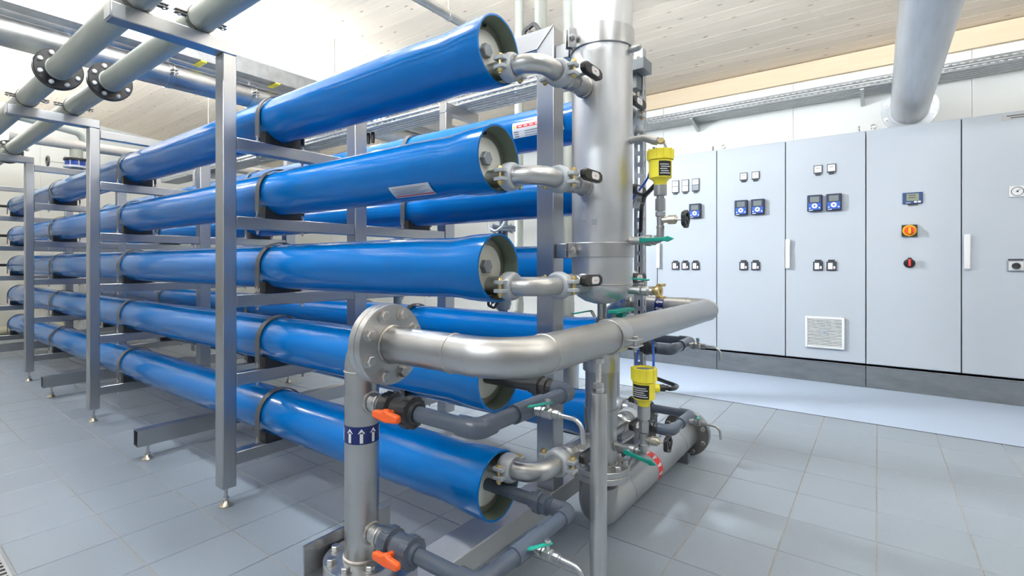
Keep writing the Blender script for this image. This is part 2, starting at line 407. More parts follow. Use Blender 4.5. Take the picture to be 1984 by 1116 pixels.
# suspended lamps and added fill lights
LLAB = ['white trough uplighter hung above the near end of the blue vessels', 'white trough uplighter hung in front of the control cabinets', 'white trough uplighter hung by the right wall',
        'white trough uplighter hung left of the overhead grey pipes', 'round downlight hung over the overhead grey pipes', 'bare tube lamp hung above the camera', 'bare tube lamp hung over the far end of the rack',
        'white trough uplighter hung behind the highest blue vessel', 'small floodlight behind the highest blue vessel aimed at the control cabinets',
        'white trough uplighter hung left of the far rack end', 'bare tube lamp hung behind the camera']
for n, (lx, ly, lz, kind) in enumerate(LAMPS):
    if kind == 'flood':
        t = thing('flood_lamp', LLAB[n], 'lamp', (lx, ly, lz))
        d = V(0.80, 0.52, -0.30).normalized(); a_, u_, v_ = frame(d)
        MB().obox(V(lx, ly, lz), u_, v_, d, 0.26, 0.20, 0.06).build('lamp_housing', dark_frame, t, bevel=0.006)
        MB().obox(V(lx, ly, lz)+d*0.032, u_, v_, d, 0.23, 0.17, 0.003).build('lamp_glass', flood_glow, t)
        up_ = v_ if v_.z > 0 else -v_
        MB().obox(V(lx, ly, lz)+d*0.10+up_*0.104, u_, d, up_, 0.28, 0.26, 0.006).build('lamp_hood', dark_frame, t)
        for s in (-1, 1): MB().obox(V(lx, ly, lz)+d*0.10+u_*s*0.138, v_, d, u_, 0.20, 0.26, 0.006).build('lamp_hood', dark_frame, t)
        MB().cyl((lx-0.03, ly-0.08, 2.1205), (lx-0.03, ly-0.08, lz), 0.012, n=10).obox((lx-0.025, ly-0.055, lz), Y1, X1, Z1, 0.08, 0.02, 0.02).build('lamp_post', steel_bolt, t)
        continue
    if kind == 'down':
        t = thing('down_lamp', LLAB[n], 'lamp', (lx, ly, lz))
        MB().lathe([(0.0, 0.19), (0.0, 0.20), (0.06, 0.20), (0.12, 0.08), (0.12, 0)], (lx, ly, lz), Z1, 32).build('lamp_housing', grey_plastic, t)
        MB().lathe([(0.0, 0.0), (0.0, 0.185)], (lx, ly, lz+0.004), Z1, 32).build('lamp_glass', down_glow, t)
        MB().cyl((lx, ly, lz+0.1205), (lx, ly, ceil_z(ly)), 0.008, n=10).build('hanger_rod', steel_bolt, t)
        continue
    t = thing('tube_lamp', LLAB[n], 'lamp', (lx, ly, lz), 'suspended tube lamps')
    MB().lathe([(-0.74,0),(-0.74,0.026),(0.74,0.026),(0.74,0)], (lx, ly, lz), X1, 12).build('lamp_tube', {'up': up_glow, 'up2': up_glow2}.get(kind, tube_glow), t)
    if kind in ('up', 'up2'):  # troughs of the added ceiling fill lights
        arc = [math.radians(a) for a in range(180, 361, 20)]
        po = [(0.075*math.cos(a), 0.075*math.sin(a)) for a in arc]; pi_ = [(0.071*math.cos(a), 0.071*math.sin(a)) for a in reversed(arc)]
        mm = MB(); nn = len(arc)
        vs = [(lx+dx, ly+p, lz+0.004+q) for dx in (-0.78, 0.78) for p, q in po+pi_[::-1]]
        m2 = 2*nn; fs = []
        for i in range(nn-1):
            fs += [(i, i+1, m2+i+1, m2+i), (nn+i+1, nn+i, m2+nn+i, m2+nn+i+1), (i+1, i, nn+i, nn+i+1), (m2+i, m2+i+1, m2+nn+i+1, m2+nn+i)]
        fs += [(0, m2, m2+nn, nn), (nn-1, m2-1, m2+m2-1, m2+nn-1)]
        mm.add(vs, fs).build('lamp_trough', grey_plastic, t)
        for s in (-1, 1): MB().lathe([(0,0),(0,0.075),(0.004,0.075),(0.004,0)], (lx+s*0.781, ly, lz+0.004), X1*s, 24, PI, 2*PI).build('trough_end', grey_plastic, t)
    for s in (-1, 1):
        MB().cbox((lx+s*0.7555, ly, lz), (0.03, 0.03, 0.06)).build('lamp_holder', grey_plastic, t, bevel=0.003)
        MB().cyl((lx+s*0.7555, ly, lz+0.0305), (lx+s*0.7555, ly, ceil_z(ly)), 0.003, n=8).build('hanger_rod', steel_bolt, t)

# ================================================================ CONTROL CABINETS
CABX = -1.286
def px(x, z): return V(x, YC, z)
def plate(mb, x, z, wdt, hgt, y0, y1):   # a slab on the door; y measured out of the door face
    return mb.box(x-wdt/2, x+wdt/2, YC-y1, YC-y0, z-hgt/2, z+hgt/2)
def handle(door, x, z):
    h = MB(); h.box(x-0.019, x+0.019, YC-0.034, YC-0.012, z-0.135, z+0.135)
    h.box(x-0.017, x+0.017, YC-0.014, YC-0.0002, z-0.135, z-0.09); h.box(x-0.017, x+0.017, YC-0.014, YC-0.0002, z+0.09, z+0.135)
    return h.build('door_handle', white_label, door, bevel=0.006)
def lamp_label(cab, x, z, rows=1, dark_second=False):
    h = 0.075 if rows == 1 else 0.130
    w_ = 0.066 if rows == 1 else 0.072
    p = plate(MB(), x, z, w_, h, 0.0002, 0.010).build('signal_plate', dark_frame, cab, bevel=0.002)
    hh = (h-0.012)/rows
    for r in range(rows):
        zc = z + h/2 - 0.004 - hh*(r+0.5)
        plate(MB(), x, zc, w_-0.012, hh-0.006, 0.010, 0.0115).build('white_insert' if not (dark_second and r) else 'blank_insert', white_label if not (dark_second and r) else hexgrey, p)
        if r == 0:
            plate(MB(), x, zc+0.008, 0.030, 0.004, 0.0115, 0.0118).build('printed_line', ink, p)
        elif not dark_second:
            plate(MB(), x+0.012, zc-0.008, 0.012, 0.008, 0.0115, 0.0118).build('printed_mark', hexgrey, p)
    plate(MB(), x, z-h/2-0.008, 0.040, 0.014, 0.0002, 0.014).build('lower_tab', dark_frame, p, bevel=0.002)
def controller(cab, x, z, kind='controller'):
    p = plate(MB(), x, z, 0.115, 0.145, 0.0002, 0.040).build('controller', ctrl_navy, cab, bevel=0.007)
    plate(MB(), x, z+0.032, 0.070, 0.050, 0.040, 0.0412).build('screen', lcd, p)
    plate(MB(), x, z-0.030, 0.092, 0.058, 0.040, 0.0412).build('blue_keypad', ctrl_blue, p)
    MB().lathe([(0,0),(0,0.022),(0.002,0.022),(0.002,0)], px(x, z-0.026) - Y1*0.0412, -Y1, 20).build('key_ring', white_label, p)
    MB().lathe([(0,0),(0,0.008),(0.001,0.008),(0.001,0)], px(x, z-0.026) - Y1*0.0432, -Y1, 14).build('centre_key', ctrl_blue, p)
    for s in (-1, 1):
        plate(MB(), x+s*0.036, z-0.044, 0.010, 0.010, 0.0412, 0.0418).build('corner_key', white_label, p)
    plate(MB(), x-0.028, z-0.064, 0.030, 0.006, 0.040, 0.0405).build('printed_line', white_label, p)
def rocker(cab, x, z):
    p = plate(MB(), x, z-0.006, 0.074, 0.080, 0.0002, 0.014).build('breaker_switch', dark_frame, cab, bevel=0.003)
    plate(MB(), x, z+0.043, 0.050, 0.014, 0.0002, 0.008).build('name_tab', dark_frame, p, bevel=0.001)
    plate(MB(), x-0.008, z-0.006, 0.034, 0.056, 0.014, 0.0155).build('white_insert', white_label, p)
    plate(MB(), x+0.022, z-0.020, 0.014, 0.026, 0.014, 0.017).build('white_key', white_label, p, bevel=0.002)
    plate(MB(), x+0.022, z-0.030, 0.010, 0.006, 0.017, 0.0173).build('red_mark', pink_print, p)
cabs = []
def cabinet(x0, label):
    t = thing('control_cabinet', label, 'cabinet', (x0+0.6, YC+0.25, 0.0), 'row of control cabinets')
    box(x0+0.002, x0+1.198, YC+0.022, YC+0.5, 0.2, 2.19).build('cabinet_body', cab_gap, t)
    box(x0+0.001, x0+1.199, YC+0.02, YC+0.5, 2.19, 2.2).build('roof_plate', cab_paint, t, bevel=0.002)
    for a in (0, 0.6):
        box(x0+a+0.0035, x0+a+0.5965, YC, YC+0.02, 0.207, 2.192).build('door', cab_paint, t, bevel=0.003)
    box(x0+0.002, x0+1.198, YC+0.004, YC+0.4, 0.005, 0.182).build('plinth', galv_dark, t, bevel=0.002)
    box(x0+0.001, x0+1.199, YC+0.001, YC+0.02, 0.184, 0.188).build('plinth_edge', steel_bright, t)
    for ex in (0.05, 1.15):
        e = MB().torus((x0+ex, YC+0.06, 2.235), Y1 if ex < 0.5 else X1, 0.018, 0.006, 16, 8)
        e.cyl((x0+ex, YC+0.06, 2.2), (x0+ex, YC+0.06, 2.217), 0.011, n=12)
        e.build('lifting_eye', steel_bolt, t)
    return t
cl = cabinet(CABX-1.2, 'grey control cabinet with three signal plates, partly hidden behind the steel standpipe')
cm = cabinet(CABX, 'grey double door control cabinet with four blue controllers and a vent grille')
cr_ = cabinet(CABX+1.2, 'grey control cabinet with yellow and red main switch at the right edge')
kids = lambda t: [o for o in bpy.data.objects if o.parent == t and o.name.startswith('door')]
dl, dm, drr = kids(cl), kids(cm), kids(cr_)
handle(dl[1], CABX-0.582, 1.150); handle(dm[1], CABX+0.622, 1.152); handle(drr[1], CABX+1.83, 1.153)
# left cabinet door
for x, ds in ((-1.692, False), (-1.591, False), (-1.488, True)): lamp_label(cl, x, 1.868, 2, ds)
controller(cl, -1.488, 1.601)
for x in (-1.692, -1.591, -1.488): rocker(cl, x, 1.045)
# middle cabinet doors
for x in (-1.039, -0.935, -0.431, -0.331): lamp_label(cm, x, 1.905)
for x in (-1.057, -0.913, -0.454, -0.312): controller(cm, x, 1.603)
for x in (-1.039, -0.935, -0.431, -0.331): rocker(cm, x, 1.046)
vg = plate(MB(), -0.381, 0.450, 0.292, 0.276, 0.0002, 0.012).build('vent_grille', white_label, cm, bevel=0.004)
fr = MB()
for (a, b2, c, d) in ((-0.146, -0.128, -0.138, 0.138), (0.128, 0.146, -0.138, 0.138), (-0.128, 0.128, 0.120, 0.138), (-0.128, 0.128, -0.138, -0.120)):
    fr.box(-0.381+a, -0.381+b2, YC-0.026, YC-0.012, 0.450+c, 0.450+d)
fr.build('grille_frame', white_label, vg, bevel=0.003)
plate(MB(), -0.381, 0.450, 0.256, 0.240, 0.012, 0.013).build('grille_shadow', dark_frame, vg)
for k in range(18):
    zc = 0.450 - 0.113 + k*0.0133
    MB().obox((-0.381, YC-0.019, zc), X1, V(0, -0.94, -0.34), V(0, 0.34, -0.94), 0.256, 0.010, 0.0055).build('grille_slat', white_label, vg)
plate(MB(), -0.381, 0.452, 0.036, 0.016, 0.020, 0.0275).build('maker_badge', grey_plastic, vg)
plate(MB(), -0.381, 0.452, 0.022, 0.005, 0.0275, 0.028).build('badge_print', ctrl_blue, vg)
# right cabinet
mt = plate(MB(), 0.220, 1.596, 0.128, 0.092, 0.0002, 0.014).build('power_meter', M('meter_navy', (0.015, 0.05, 0.16), 0.35), cr_, bevel=0.003)
plate(MB(), 0.220, 1.603, 0.078, 0.058, 0.014, 0.0152).build('screen', M('meter_lcd', (0.22, 0.25, 0.18), 0.3), mt)
for s in (0.018, 0.042): plate(MB(), 0.220+s, 1.564, 0.018, 0.012, 0.014, 0.016).build('meter_key', white_label, mt)
for s in range(3): plate(MB(), 0.166, 1.585+0.018*s, 0.006, 0.010, 0.014, 0.015).build('indicator', ink, mt)
plate(MB(), 0.192, 1.558, 0.034, 0.004, 0.014, 0.0145).build('printed_line', white_label, mt)
for r in range(2): plate(MB(), 0.216, 1.600+0.018*r, 0.044, 0.006, 0.0152, 0.0155).build('digit_row', ink, mt)
plate(MB(), 0.222, 1.543, 0.062, 0.012, 0.0002, 0.012).build('name_tab', dark_frame, mt)
sw = plate(MB(), 0.200, 1.331, 0.100, 0.096, 0.0002, 0.022).build('main_switch', M('olive_black', (0.035, 0.035, 0.012), 0.4), cr_, bevel=0.004)
MB().lathe([(0,0),(0,0.046),(0.012,0.044),(0.012,0)], px(0.200, 1.331)-Y1*0.022, -Y1, 28).build('yellow_disc', M('switch_yellow', (0.85, 0.42, 0.01), 0.4), sw)
MB().lathe([(0,0),(0,0.034),(0.026,0.030),(0.026,0)], px(0.200, 1.331)-Y1*0.034, -Y1, 24).build('red_knob', M('switch_red', (0.75, 0.07, 0.01), 0.4), sw)
plate(MB(), 0.200, 1.331, 0.018, 0.050, 0.060, 0.072).build('grip_bar', M('switch_yellow', (0.85, 0.42, 0.01)), sw, bevel=0.003)
rk = MB().lathe([(0,0),(0,0.038),(0.014,0.036),(0.014,0)], px(0.200, 1.064)-Y1*0.0002, -Y1, 28).build('rotary_switch', blackp, cr_)
MB().lathe([(0,0),(0,0.028),(0.028,0.024),(0.028,0)], px(0.200, 1.075)-Y1*0.014, -Y1, 24).build('rotary_knob', blackp, rk)
plate(MB(), 0.200, 1.080, 0.026, 0.060, 0.042, 0.058).build('grip_bar', blackp, rk, bevel=0.006)
plate(MB(), 0.200, 1.070, 0.016, 0.056, 0.058, 0.062).build('red_stripe', red_print, rk, bevel=0.002)
tmr = plate(MB(), 0.820, 1.598, 0.092, 0.080, 0.0002, 0.012).build('time_switch', white_label, cr_, bevel=0.003)
MB().torus(px(0.818, 1.598)-Y1*0.012, Y1, 0.032, 0.0022, 28, 6).build('dial_ring', ink, tmr)
plate(MB(), 0.818, 1.598, 0.010, 0.012, 0.012, 0.016).build('dial_hub', dark_frame, tmr)
MB().obox(px(0.824, 1.606)-Y1*0.0130, V(0.7,0,0.7), Y1, V(-0.7,0,0.7), 0.026, 0.002, 0.003).build('dial_hand', ink, tmr)
kn = plate(MB(), 0.810, 1.044, 0.094, 0.080, 0.0002, 0.016).build('selector_switch', hexgrey, cr_, bevel=0.004)
plate(MB(), 0.810, 1.044, 0.078, 0.064, 0.016, 0.018).build('selector_plate', grey_plastic, kn)
MB().lathe([(0,0),(0,0.024),(0.024,0.021),(0.024,0)], px(0.810, 1.044)-Y1*0.018, -Y1, 20).build('selector_knob', blackp, kn)
plate(MB(), 0.810, 1.090, 0.080, 0.013, 0.0002, 0.008).build('name_tab', dark_frame, kn)
nm = plate(MB(), 0.838, 2.158, 0.200, 0.042, 0.0002, 0.003).build('name_plate', M('nameplate_grey', (0.45, 0.46, 0.46), 0.4), cr_)
for r, wd in ((0.008, 0.15), (-0.008, 0.11)): plate(MB(), 0.838, 2.158+r, wd, 0.007, 0.003, 0.0034).build('printed_line', ink, nm)

# ================================================================ RACK FRAMES
Z0, DZ = 0.232, 0.346
ROWS = [(0.987, 1.045), (1.668, 1.746), (2.372, 2.461)]
def levelling_foot(parent, x, y, ztop, r=1.0):
    m = MB().cyl((x, y, 0.018), (x, y, ztop), 0.0075*r, n=12)
    m.build('threaded_rod', steel_bolt, parent)
    MB().lathe([(0,0),(0,0.028*r),(0.004,0.028*r),(0.007,0.024*r),(0.022,0.013*r),(0.026,0.011*r),(0.026,0)], (x, y, 0.0), Z1, 18).build('foot_cone', M('foot_bronze', (0.55, 0.50, 0.40), 0.3, 1.0, var=0.1, scale=40), parent)
    MB().hexa((x, y, 0.0262), Z1, 0.014*r, 0.011).build('foot_nut', steel_bolt, parent)
    if ztop > 0.07: MB().hexa((x, y, ztop), -Z1, 0.015*r, 0.010, 0.0003).build('foot_nut', steel_bolt, parent)
STN = [-2.233, -4.156, -6.075, -8.02]
FL = ['near stainless rack frame whose foot stands beside the round floor shadow', 'second stainless rack frame from the camera holding the blue vessels',
      'third stainless rack frame from the camera near the far wall', 'farthest stainless rack frame cut off by the left edge']
for si, xp in enumerate(STN):
    t = thing('rack_frame', FL[si], 'frame', (xp-0.04, 1.7, 0), 'stainless rack frames')
    for ri, (ya, yb) in enumerate(ROWS):
        top = 1.967 if ri == 0 else 1.90
        box(xp-0.075, xp, ya, yb, 0.085, top).build('post', steel_post, t, bevel=0.004)
        levelling_foot(t, xp-0.0375, (ya+yb)/2, 0.085)
    for k in range(5):
        z1 = Z0 + DZ*k
        for a in (0, 1):
            box(xp-0.056, xp-0.004, ROWS[a][1]+0.0004, ROWS[a+1][0]-0.0004, z1-0.057, z1).build('crossbar', steel_bar, t, bevel=0.004)
    if si < 3:
        for k in range(5):
            for yv in (1.264, 2.144):
                for s_ in (-1, 1):
                    MB().cyl((xp-0.030, yv+s_*0.1128, Z0+DZ*k-0.076), (xp-0.030, yv+s_*0.1128, Z0+DZ*k-0.0574), 0.0055, n=8).hexa((xp-0.030, yv+s_*0.1128, Z0+DZ*k-0.0576), -Z1, 0.009, 0.007).build('bolt_end', steel_bolt, t)
    box(xp-0.075, xp, 0.593, 1.045, 1.9675, 2.026).build('top_beam', steel_bar, t, bevel=0.004)
    box(xp-0.07, xp-0.005, 0.590, 0.5928, 1.972, 2.021).build('beam_cap', steel_post, t)
    if si: box(xp-0.056, xp-0.004, 1.0455, 1.6675, 1.905, 1.960).build('upper_tie', steel_bar, t, bevel=0.004)
for n, xf in enumerate((-3.119, -5.2, -7.7)):
    t = thing('floor_support_bar', ['hollow stainless floor bar with open end nearest the camera', 'hollow stainless floor bar between second and third rack frames', 'stainless floor bar at the left picture edge'][n], 'support bar', (xf-0.03, 1.7, 0), 'stainless floor bars')
    bm = MB()
    y0, y1, z0_, z1_, x0, x1 = 0.945, 2.52, 0.083, 0.170, xf-0.062, xf
    wt = 0.004
    bm.box(x0, x1, y0, y1, z0_, z0_+wt).box(x0, x1, y0, y1, z1_-wt, z1_).box(x0, x0+wt, y0, y1, z0_+wt, z1_-wt).box(x1-wt, x1, y0, y1, z0_+wt, z1_-wt)
    bm.build('square_tube', steel_bar, t)
    for yy in (1.0, 1.72, 2.44): levelling_foot(t, xf-0.031, yy, 0.083)

# ================================================================ BLUE VESSELS
def sector(mb, yc, zc, r, x0, x1, a0, a1, n=8):
    vs = []; fs = []
    for i in range(n+1):
        a = a0 + (a1-a0)*i/n
        for x in (x0, x1): vs.append((x, yc - r*math.cos(a), zc + r*math.sin(a)))
    for i in range(n): fs.append((2*i, 2*i+1, 2*i+3, 2*i+2))
    return mb.add(vs, fs)
YV = [1.264, 2.144]
VR = 0.104
LVL = ['lowest', 'second lowest', 'middle', 'second highest', 'highest']
def vessel(k, c):
    yv = YV[c]; zc = Z0 + DZ*k + 0.122; xe = -0.957 if c == 0 else -1.0
    lab = ('%s of the five long blue pressure vessels in the near column' if c == 0 else '%s blue pressure vessel in the column behind, beyond the inner posts') % LVL[k]
    t = thing('pressure_vessel', lab, 'pressure vessel', (xe-3.5, yv, zc-VR), 'near column of blue vessels' if c == 0 else 'rear column of blue vessels')
    o = (0, yv, zc)
    x0 = -8.08
    prof = [(x0, 0.098), (x0, 0.106), (x0+0.01, 0.110), (x0+0.09, 0.110), (x0+0.14, 0.105), (x0+0.2, 0.101), (x0+0.3, 0.104)]
    xx = x0+0.3
    while xx < xe-0.75: xx += 0.55; prof.append((min(xx, xe-0.6), VR))
    prof += [(xe-0.32, 0.1035), (xe-0.24, 0.1015), (xe-0.19, 0.1005), (xe-0.15, 0.102), (xe-0.11, 0.107), (xe-0.07, 0.1095), (xe-0.006, 0.110), (xe, 0.1095), (xe+0.0005, 0.108), (xe, 0.1025)]
    MB().lathe(prof, o, X1, 48).build('shell', blue, t, sharp=60)
    MB().lathe([(xe, 0.1025), (xe-0.045, 0.1000), (xe-0.050, 0.0985), (xe-0.09, 0.0985)], o, X1, 40).build('liner', olive, t, sharp=60)
    xp = xe-0.055
    MB().lathe([(-0.008, 0.0982), (0.0, 0.0982), (0.004, 0.096), (0.004, 0.078), (-0.002, 0.076), (-0.008, 0.076)], (xp, yv, zc), X1, 40).build('retaining_ring', plate_metal, t)
    MB().lathe([(-0.008, 0.0759), (0.002, 0.0759), (0.004, 0.072), (0.004, 0)], (xp, yv, zc), X1, 40).build('end_plate', plate_white, t)
    for a in (100, 215, 340):
        ca, sa = math.cos(math.radians(a)), math.sin(math.radians(a))
        MB().cyl((xp+0.004, yv+0.087*ca, zc+0.087*sa), (xp+0.012, yv+0.087*ca, zc+0.087*sa), 0.0055, n=10).build('retainer_screw', blackp, t)
    if k >= 2:
        MB().hexa((xp+0.004, yv-0.012, zc+0.004), X1, 0.024, 0.018, 0.0003).build('hex_plug', hexgrey, t)
    # rear end: plate
    MB().lathe([(0, 0.0975), (0.004, 0.0975), (0.004, 0)], (x0+0.03, yv, zc), -X1, 28).build('rear_plate', plate_white, t)
    # straps and saddles on every frame
    for si, xs_ in enumerate(STN):
        xb = xs_-0.030
        zb = Z0 + DZ*k
        ro, ri = 0.1150, 0.1105
        arc = [math.radians(a) for a in range(0, 181, 10)]
        outer = [(ro*math.cos(a), ro*math.sin(a)) for a in arc]; inner = [(ri*math.cos(a), ri*math.sin(a)) for a in arc]
        zl = zb + 0.022 - zc
        poly_o = [(ro, zl)] + outer + [(-ro, zl)]; poly_i = [(ri, zl)] + inner + [(-ri, zl)]
        sm = MB(); n = len(poly_o); W = 0.034
        for p, q in ((poly_o, poly_i),):
            vs = [(xb+dx, yv+a, zc+b_) for dx in (-W/2, W/2) for lst in (p, q) for a, b_ in lst]
            fs = []
            for i in range(n-1):
                fs += [(i, i+1, 2*n+i+1, 2*n+i), (n+i+1, n+i, 3*n+i, 3*n+i+1), (i+1, i, n+i, n+i+1), (2*n+i, 2*n+i+1, 3*n+i+1, 3*n+i)]
            fs += [(0, 2*n, 3*n, n), (n-1, 2*n-1, 4*n-1, 3*n-1)]
            sm.add(vs, fs)
        st = sm.build('strap', strapm, t, sharp=30)
        if si < 3:
            for s in (-1, 1):
                MB().cyl((xb, yv+s*0.1128, zb+0.0004), (xb, yv+s*0.1128, zb+0.030), 0.0055, n=8).hexa((xb, yv+s*0.1128, zb+0.0006), Z1, 0.010, 0.008).build('strap_bolt', steel_bolt, st)
        pa = [(-0.088, -0.1215), (0.088, -0.1215)]
        arcp = [((VR+0.0006)*math.sin(math.radians(a)), -(VR+0.0006)*math.cos(math.radians(a))) for a in range(48, -49, -8)]
        poly = pa + [(0.088, arcp[0][1])] + arcp + [(-0.088, arcp[-1][1])]
        MB().prism(poly, (xb-0.026, yv, zc), Y1, Z1, X1, 0.052).build('saddle', rubber, t, sharp=30)
    return t
VES = {}
for c in (0, 1):
    for k in range(5): VES[(k, c)] = vessel(k, c)
# printed stickers on two vessels
t = VES[(3, 0)]; zc = Z0+DZ*3+0.122
st = sector(MB(), YV[0], zc, 0.1046, -1.39, -1.19, math.radians(-66), math.radians(-36)).build('rating_sticker', M('sticker_grey', (0.62, 0.64, 0.68), 0.4), t)
sector(MB(), YV[0], zc, 0.1049, -1.385, -1.195, math.radians(-63), math.radians(-60)).build('red_line', red_print, st)
for i in range(5): sector(MB(), YV[0], zc, 0.1049, -1.375+0.012*(i % 2), -1.21-0.02*(i % 3), math.radians(-41-3.6*i), math.radians(-42.4-3.6*i)).build('text_line', hexgrey, st)
t = VES[(4, 1)]; zc = Z0+DZ*4+0.122
st = sector(MB(), YV[1], zc, 0.1046, -1.462, -1.17, math.radians(-28), math.radians(14)).build('maker_sticker', white_label, t)
sector(MB(), YV[1], zc, 0.1049, -1.435, -1.21, math.radians(-2), math.radians(6)).build('red_block', red_print, st)
sector(MB(), YV[1], zc, 0.1049, -1.455, -1.443, math.radians(-2), math.radians(6)).build('yellow_mark', yellow, st)
for i in range(6): sector(MB(), YV[1], zc, 0.1051, -1.425+0.033*i, -1.404+0.033*i, math.radians(0.5), math.radians(3.6)).build('white_letter', white_label, st)
for i in range(3): sector(MB(), YV[1], zc, 0.1049, -1.452, -1.425, math.radians(-11-6*i), math.radians(-13-6*i)).build('text_line', ink, st); sector(MB(), YV[1], zc, 0.1049, -1.39, -1.30+0.03*(i % 2), math.radians(-11-6*i), math.radians(-13-6*i)).build('text_line', hexgrey, st)

# ================================================================ STANDPIPE AND ITS FRAME
SX, SY, SR = -0.811, 1.70, 0.1098
fr = thing('steel_gantry', 'tall stainless post with mitred top carrying the big standpipe', 'frame', (-1.02, 1.69, 0.0))
PX0, PX1, PY0, PY1 = -1.058, -0.983, 1.64, 1.718
zt = 1.968
MB().prism([(PX0, 0.190), (PX1, 0.190), (PX1, zt), (PX0, zt-0.075)], (0, PY0, 0), X1, Z1, Y1, PY1-PY0).build('tall_post', steel_post, fr, bevel=0.003)
MB().prism([(PX1-0.001, zt+0.0004), (PX0-0.0006, zt-0.0750), (-2.15, zt-0.0750), (-2.15, zt+0.0004)], (0, PY0, 0), X1, Z1, Y1, PY1-PY0).build('top_rail', steel_bar, fr, bevel=0.003)
MB().tube([(PX1+0.0006, PY0-0.0006, zt), (PX0+0.002, PY0-0.0006, zt-0.0735)], 0.003, 6).build('mitre_weld', weld_steel, fr)
box(-1.105, -0.983, 0.66, 1.86, 0.118, 0.1895).build('base_beam', M('satin_beam', (0.52, 0.53, 0.54), 0.5, 0.8, var=0.06, scale=5), fr, bevel=0.004)
for yy in (0.74, 1.3, 1.82): levelling_foot(fr, -1.04, yy, 0.118, 1.2)
for z in (1.865, 1.108): box(PX1+0.0003, SX-SR-0.004, 1.655, 1.70, z-0.028, z+0.028).build('bracket_arm', steel_bar, fr, bevel=0.003)

sp = thing('standpipe', 'large upright stainless standpipe with domed bottom and two clamp collars', 'pipe', (SX, SY, 0.91))
prof = [(0.912, 0.0), (0.913, 0.03), (0.922, 0.062), (0.938, 0.088), (0.955, 0.102), (0.972, 0.1085), (0.985, SR), (1.3, SR), (1.7, SR), (2.1, SR), (2.33, SR), (2.37, 0.09), (2.39, 0.05), (2.395, 0)]
MB().lathe(prof, (SX, SY, 0), Z1, 56).build('pipe_body', stand_steel, sp, sharp=60)
MB().torus((SX, SY, 0.985), Z1, SR, 0.0022, 56, 6).build('weld_seam', weld_steel, sp)
def collar(parent, x, y, z, r, h, ang):
    m = MB().ring((x, y, z), Z1, -h/2, h/2, r+0.0005, r+0.0065, 48)
    d = V(math.cos(ang), math.sin(ang), 0); nrm = V(-d.y, d.x, 0)
    for s in (-1, 1): m.obox(V(x, y, z)+d*(r+0.020)+nrm*s*0.011, d, Z1, nrm, 0.032, h, 0.006)
    c = m.build('clamp_collar', steel_bright, parent, bevel=0.0015)
    b_ = MB(); cc = V(x, y, z)+d*(r+0.022)
    b_.cyl(cc-nrm*0.035, cc+nrm*0.030, 0.006, n=10); b_.hexa(cc+nrm*0.0142, nrm, 0.012, 0.010); b_.hexa(cc-nrm*0.0142, -nrm, 0.012, 0.010)
    b_.build('clamp_bolt', steel_bolt, c)
collar(sp, SX, SY, 1.868, SR, 0.070, math.radians(238))
collar(sp, SX, SY, 1.108, SR, 0.052, math.radians(238))
# thin adhesive residue marks
for a, z in ((262, 1.225), (282, 1.205)):
    an = math.radians(a); d = V(math.cos(an), math.sin(an), 0)
    MB().obox(V(SX, SY, z)+d*(SR+0.0004), V(-d.y, d.x, 0), Z1, d, 0.018, 0.022, 0.0006).build('tape_residue', M('residue_grey', (0.45, 0.47, 0.48), 0.5, 0.3), sp)
# small capped nozzle near the top
m = MB().cyl((SX+SR-0.004, SY, 1.822), (SX+SR+0.028, SY, 1.822), 0.013, n=16); m.lathe([(0,0.013),(0.008,0.010),(0.014,0.0)], (SX+SR+0.028, SY, 1.822), X1, 12)
m.build('capped_nozzle', steel_pipe, sp)
LCX, LCY, LCR = -0.815, 1.70, 0.0572

# grooved couplings and elbows joining the vessels to the collectors
def coupling(parent, c, ax, r, side, mat=cast):
    c = Vector(c); ax = Vector(ax); side = Vector(side); up = ax.cross(side)
    prof = [(-0.023, r+0.0006), (-0.023, r+0.009), (-0.017, r+0.013), (-0.008, r+0.0155), (0.008, r+0.0155), (0.017, r+0.013), (0.023, r+0.009), (0.023, r+0.0006)]
    m = MB().lathe(prof, c, ax, 28)
    for s in (-1, 1):
        for q in (-1, 1):
            m.obox(c + side*s*(r+0.022) + up*q*0.0135, ax, side, up, 0.036, 0.026, 0.012)
    h = m.build('coupling', mat, parent, bevel=0.002)
    for s in (-1, 1):
        p = c + side*s*(r+0.024)
        b_ = MB().cyl(p-up*0.034, p+up*0.028, 0.0050, n=8); b_.hexa(p-up*0.0198, -up, 0.0095, 0.010); b_.lathe([(0,0),(0,0.009),(0.006,0.007),(0.007,0)], p+up*0.0198, up, 10)
        b_.build('coupling_bolt', brass, h)
def handle_black(parent, c, ax, out, L=0.130):
    # plump lever with a white label, seen flat on; ax = along the lever, out = away from the valve
    c = Vector(c); ax = Vector(ax); out = Vector(out); up = out.cross(ax)
    a, b_ = L/2, 0.019
    poly = [(-a, -b_*0.55), (-a*0.72, -b_), (a*0.72, -b_), (a, -b_*0.5), (a, b_*0.5), (a*0.72, b_), (-a*0.72, b_), (-a, b_*0.55)]
    h = MB().prism(poly, c, ax, up, out, 0.020).build('lever', blackp, parent, bevel=0.004)
    pl = [(-0.012, -0.012), (0.026, -0.012), (0.036, -0.006), (0.036, 0.006), (0.026, 0.012), (-0.012, 0.012), (-0.018, 0.005), (-0.018, -0.005)]
    l_ = MB().prism(pl, c + out*0.0202, ax, up, out, 0.0008).build('lever_label', white_label, h)
    MB().prism([(0.002, -0.002), (0.014, -0.002), (0.014, 0.002), (0.002, 0.002)], c + out*0.0211, ax, up, out, 0.0003).build('lever_print', pink_print, h)
    MB().cyl(c - out*0.030, c - out*0.0003, 0.0075, n=12).build('stem', steel_bolt, h)
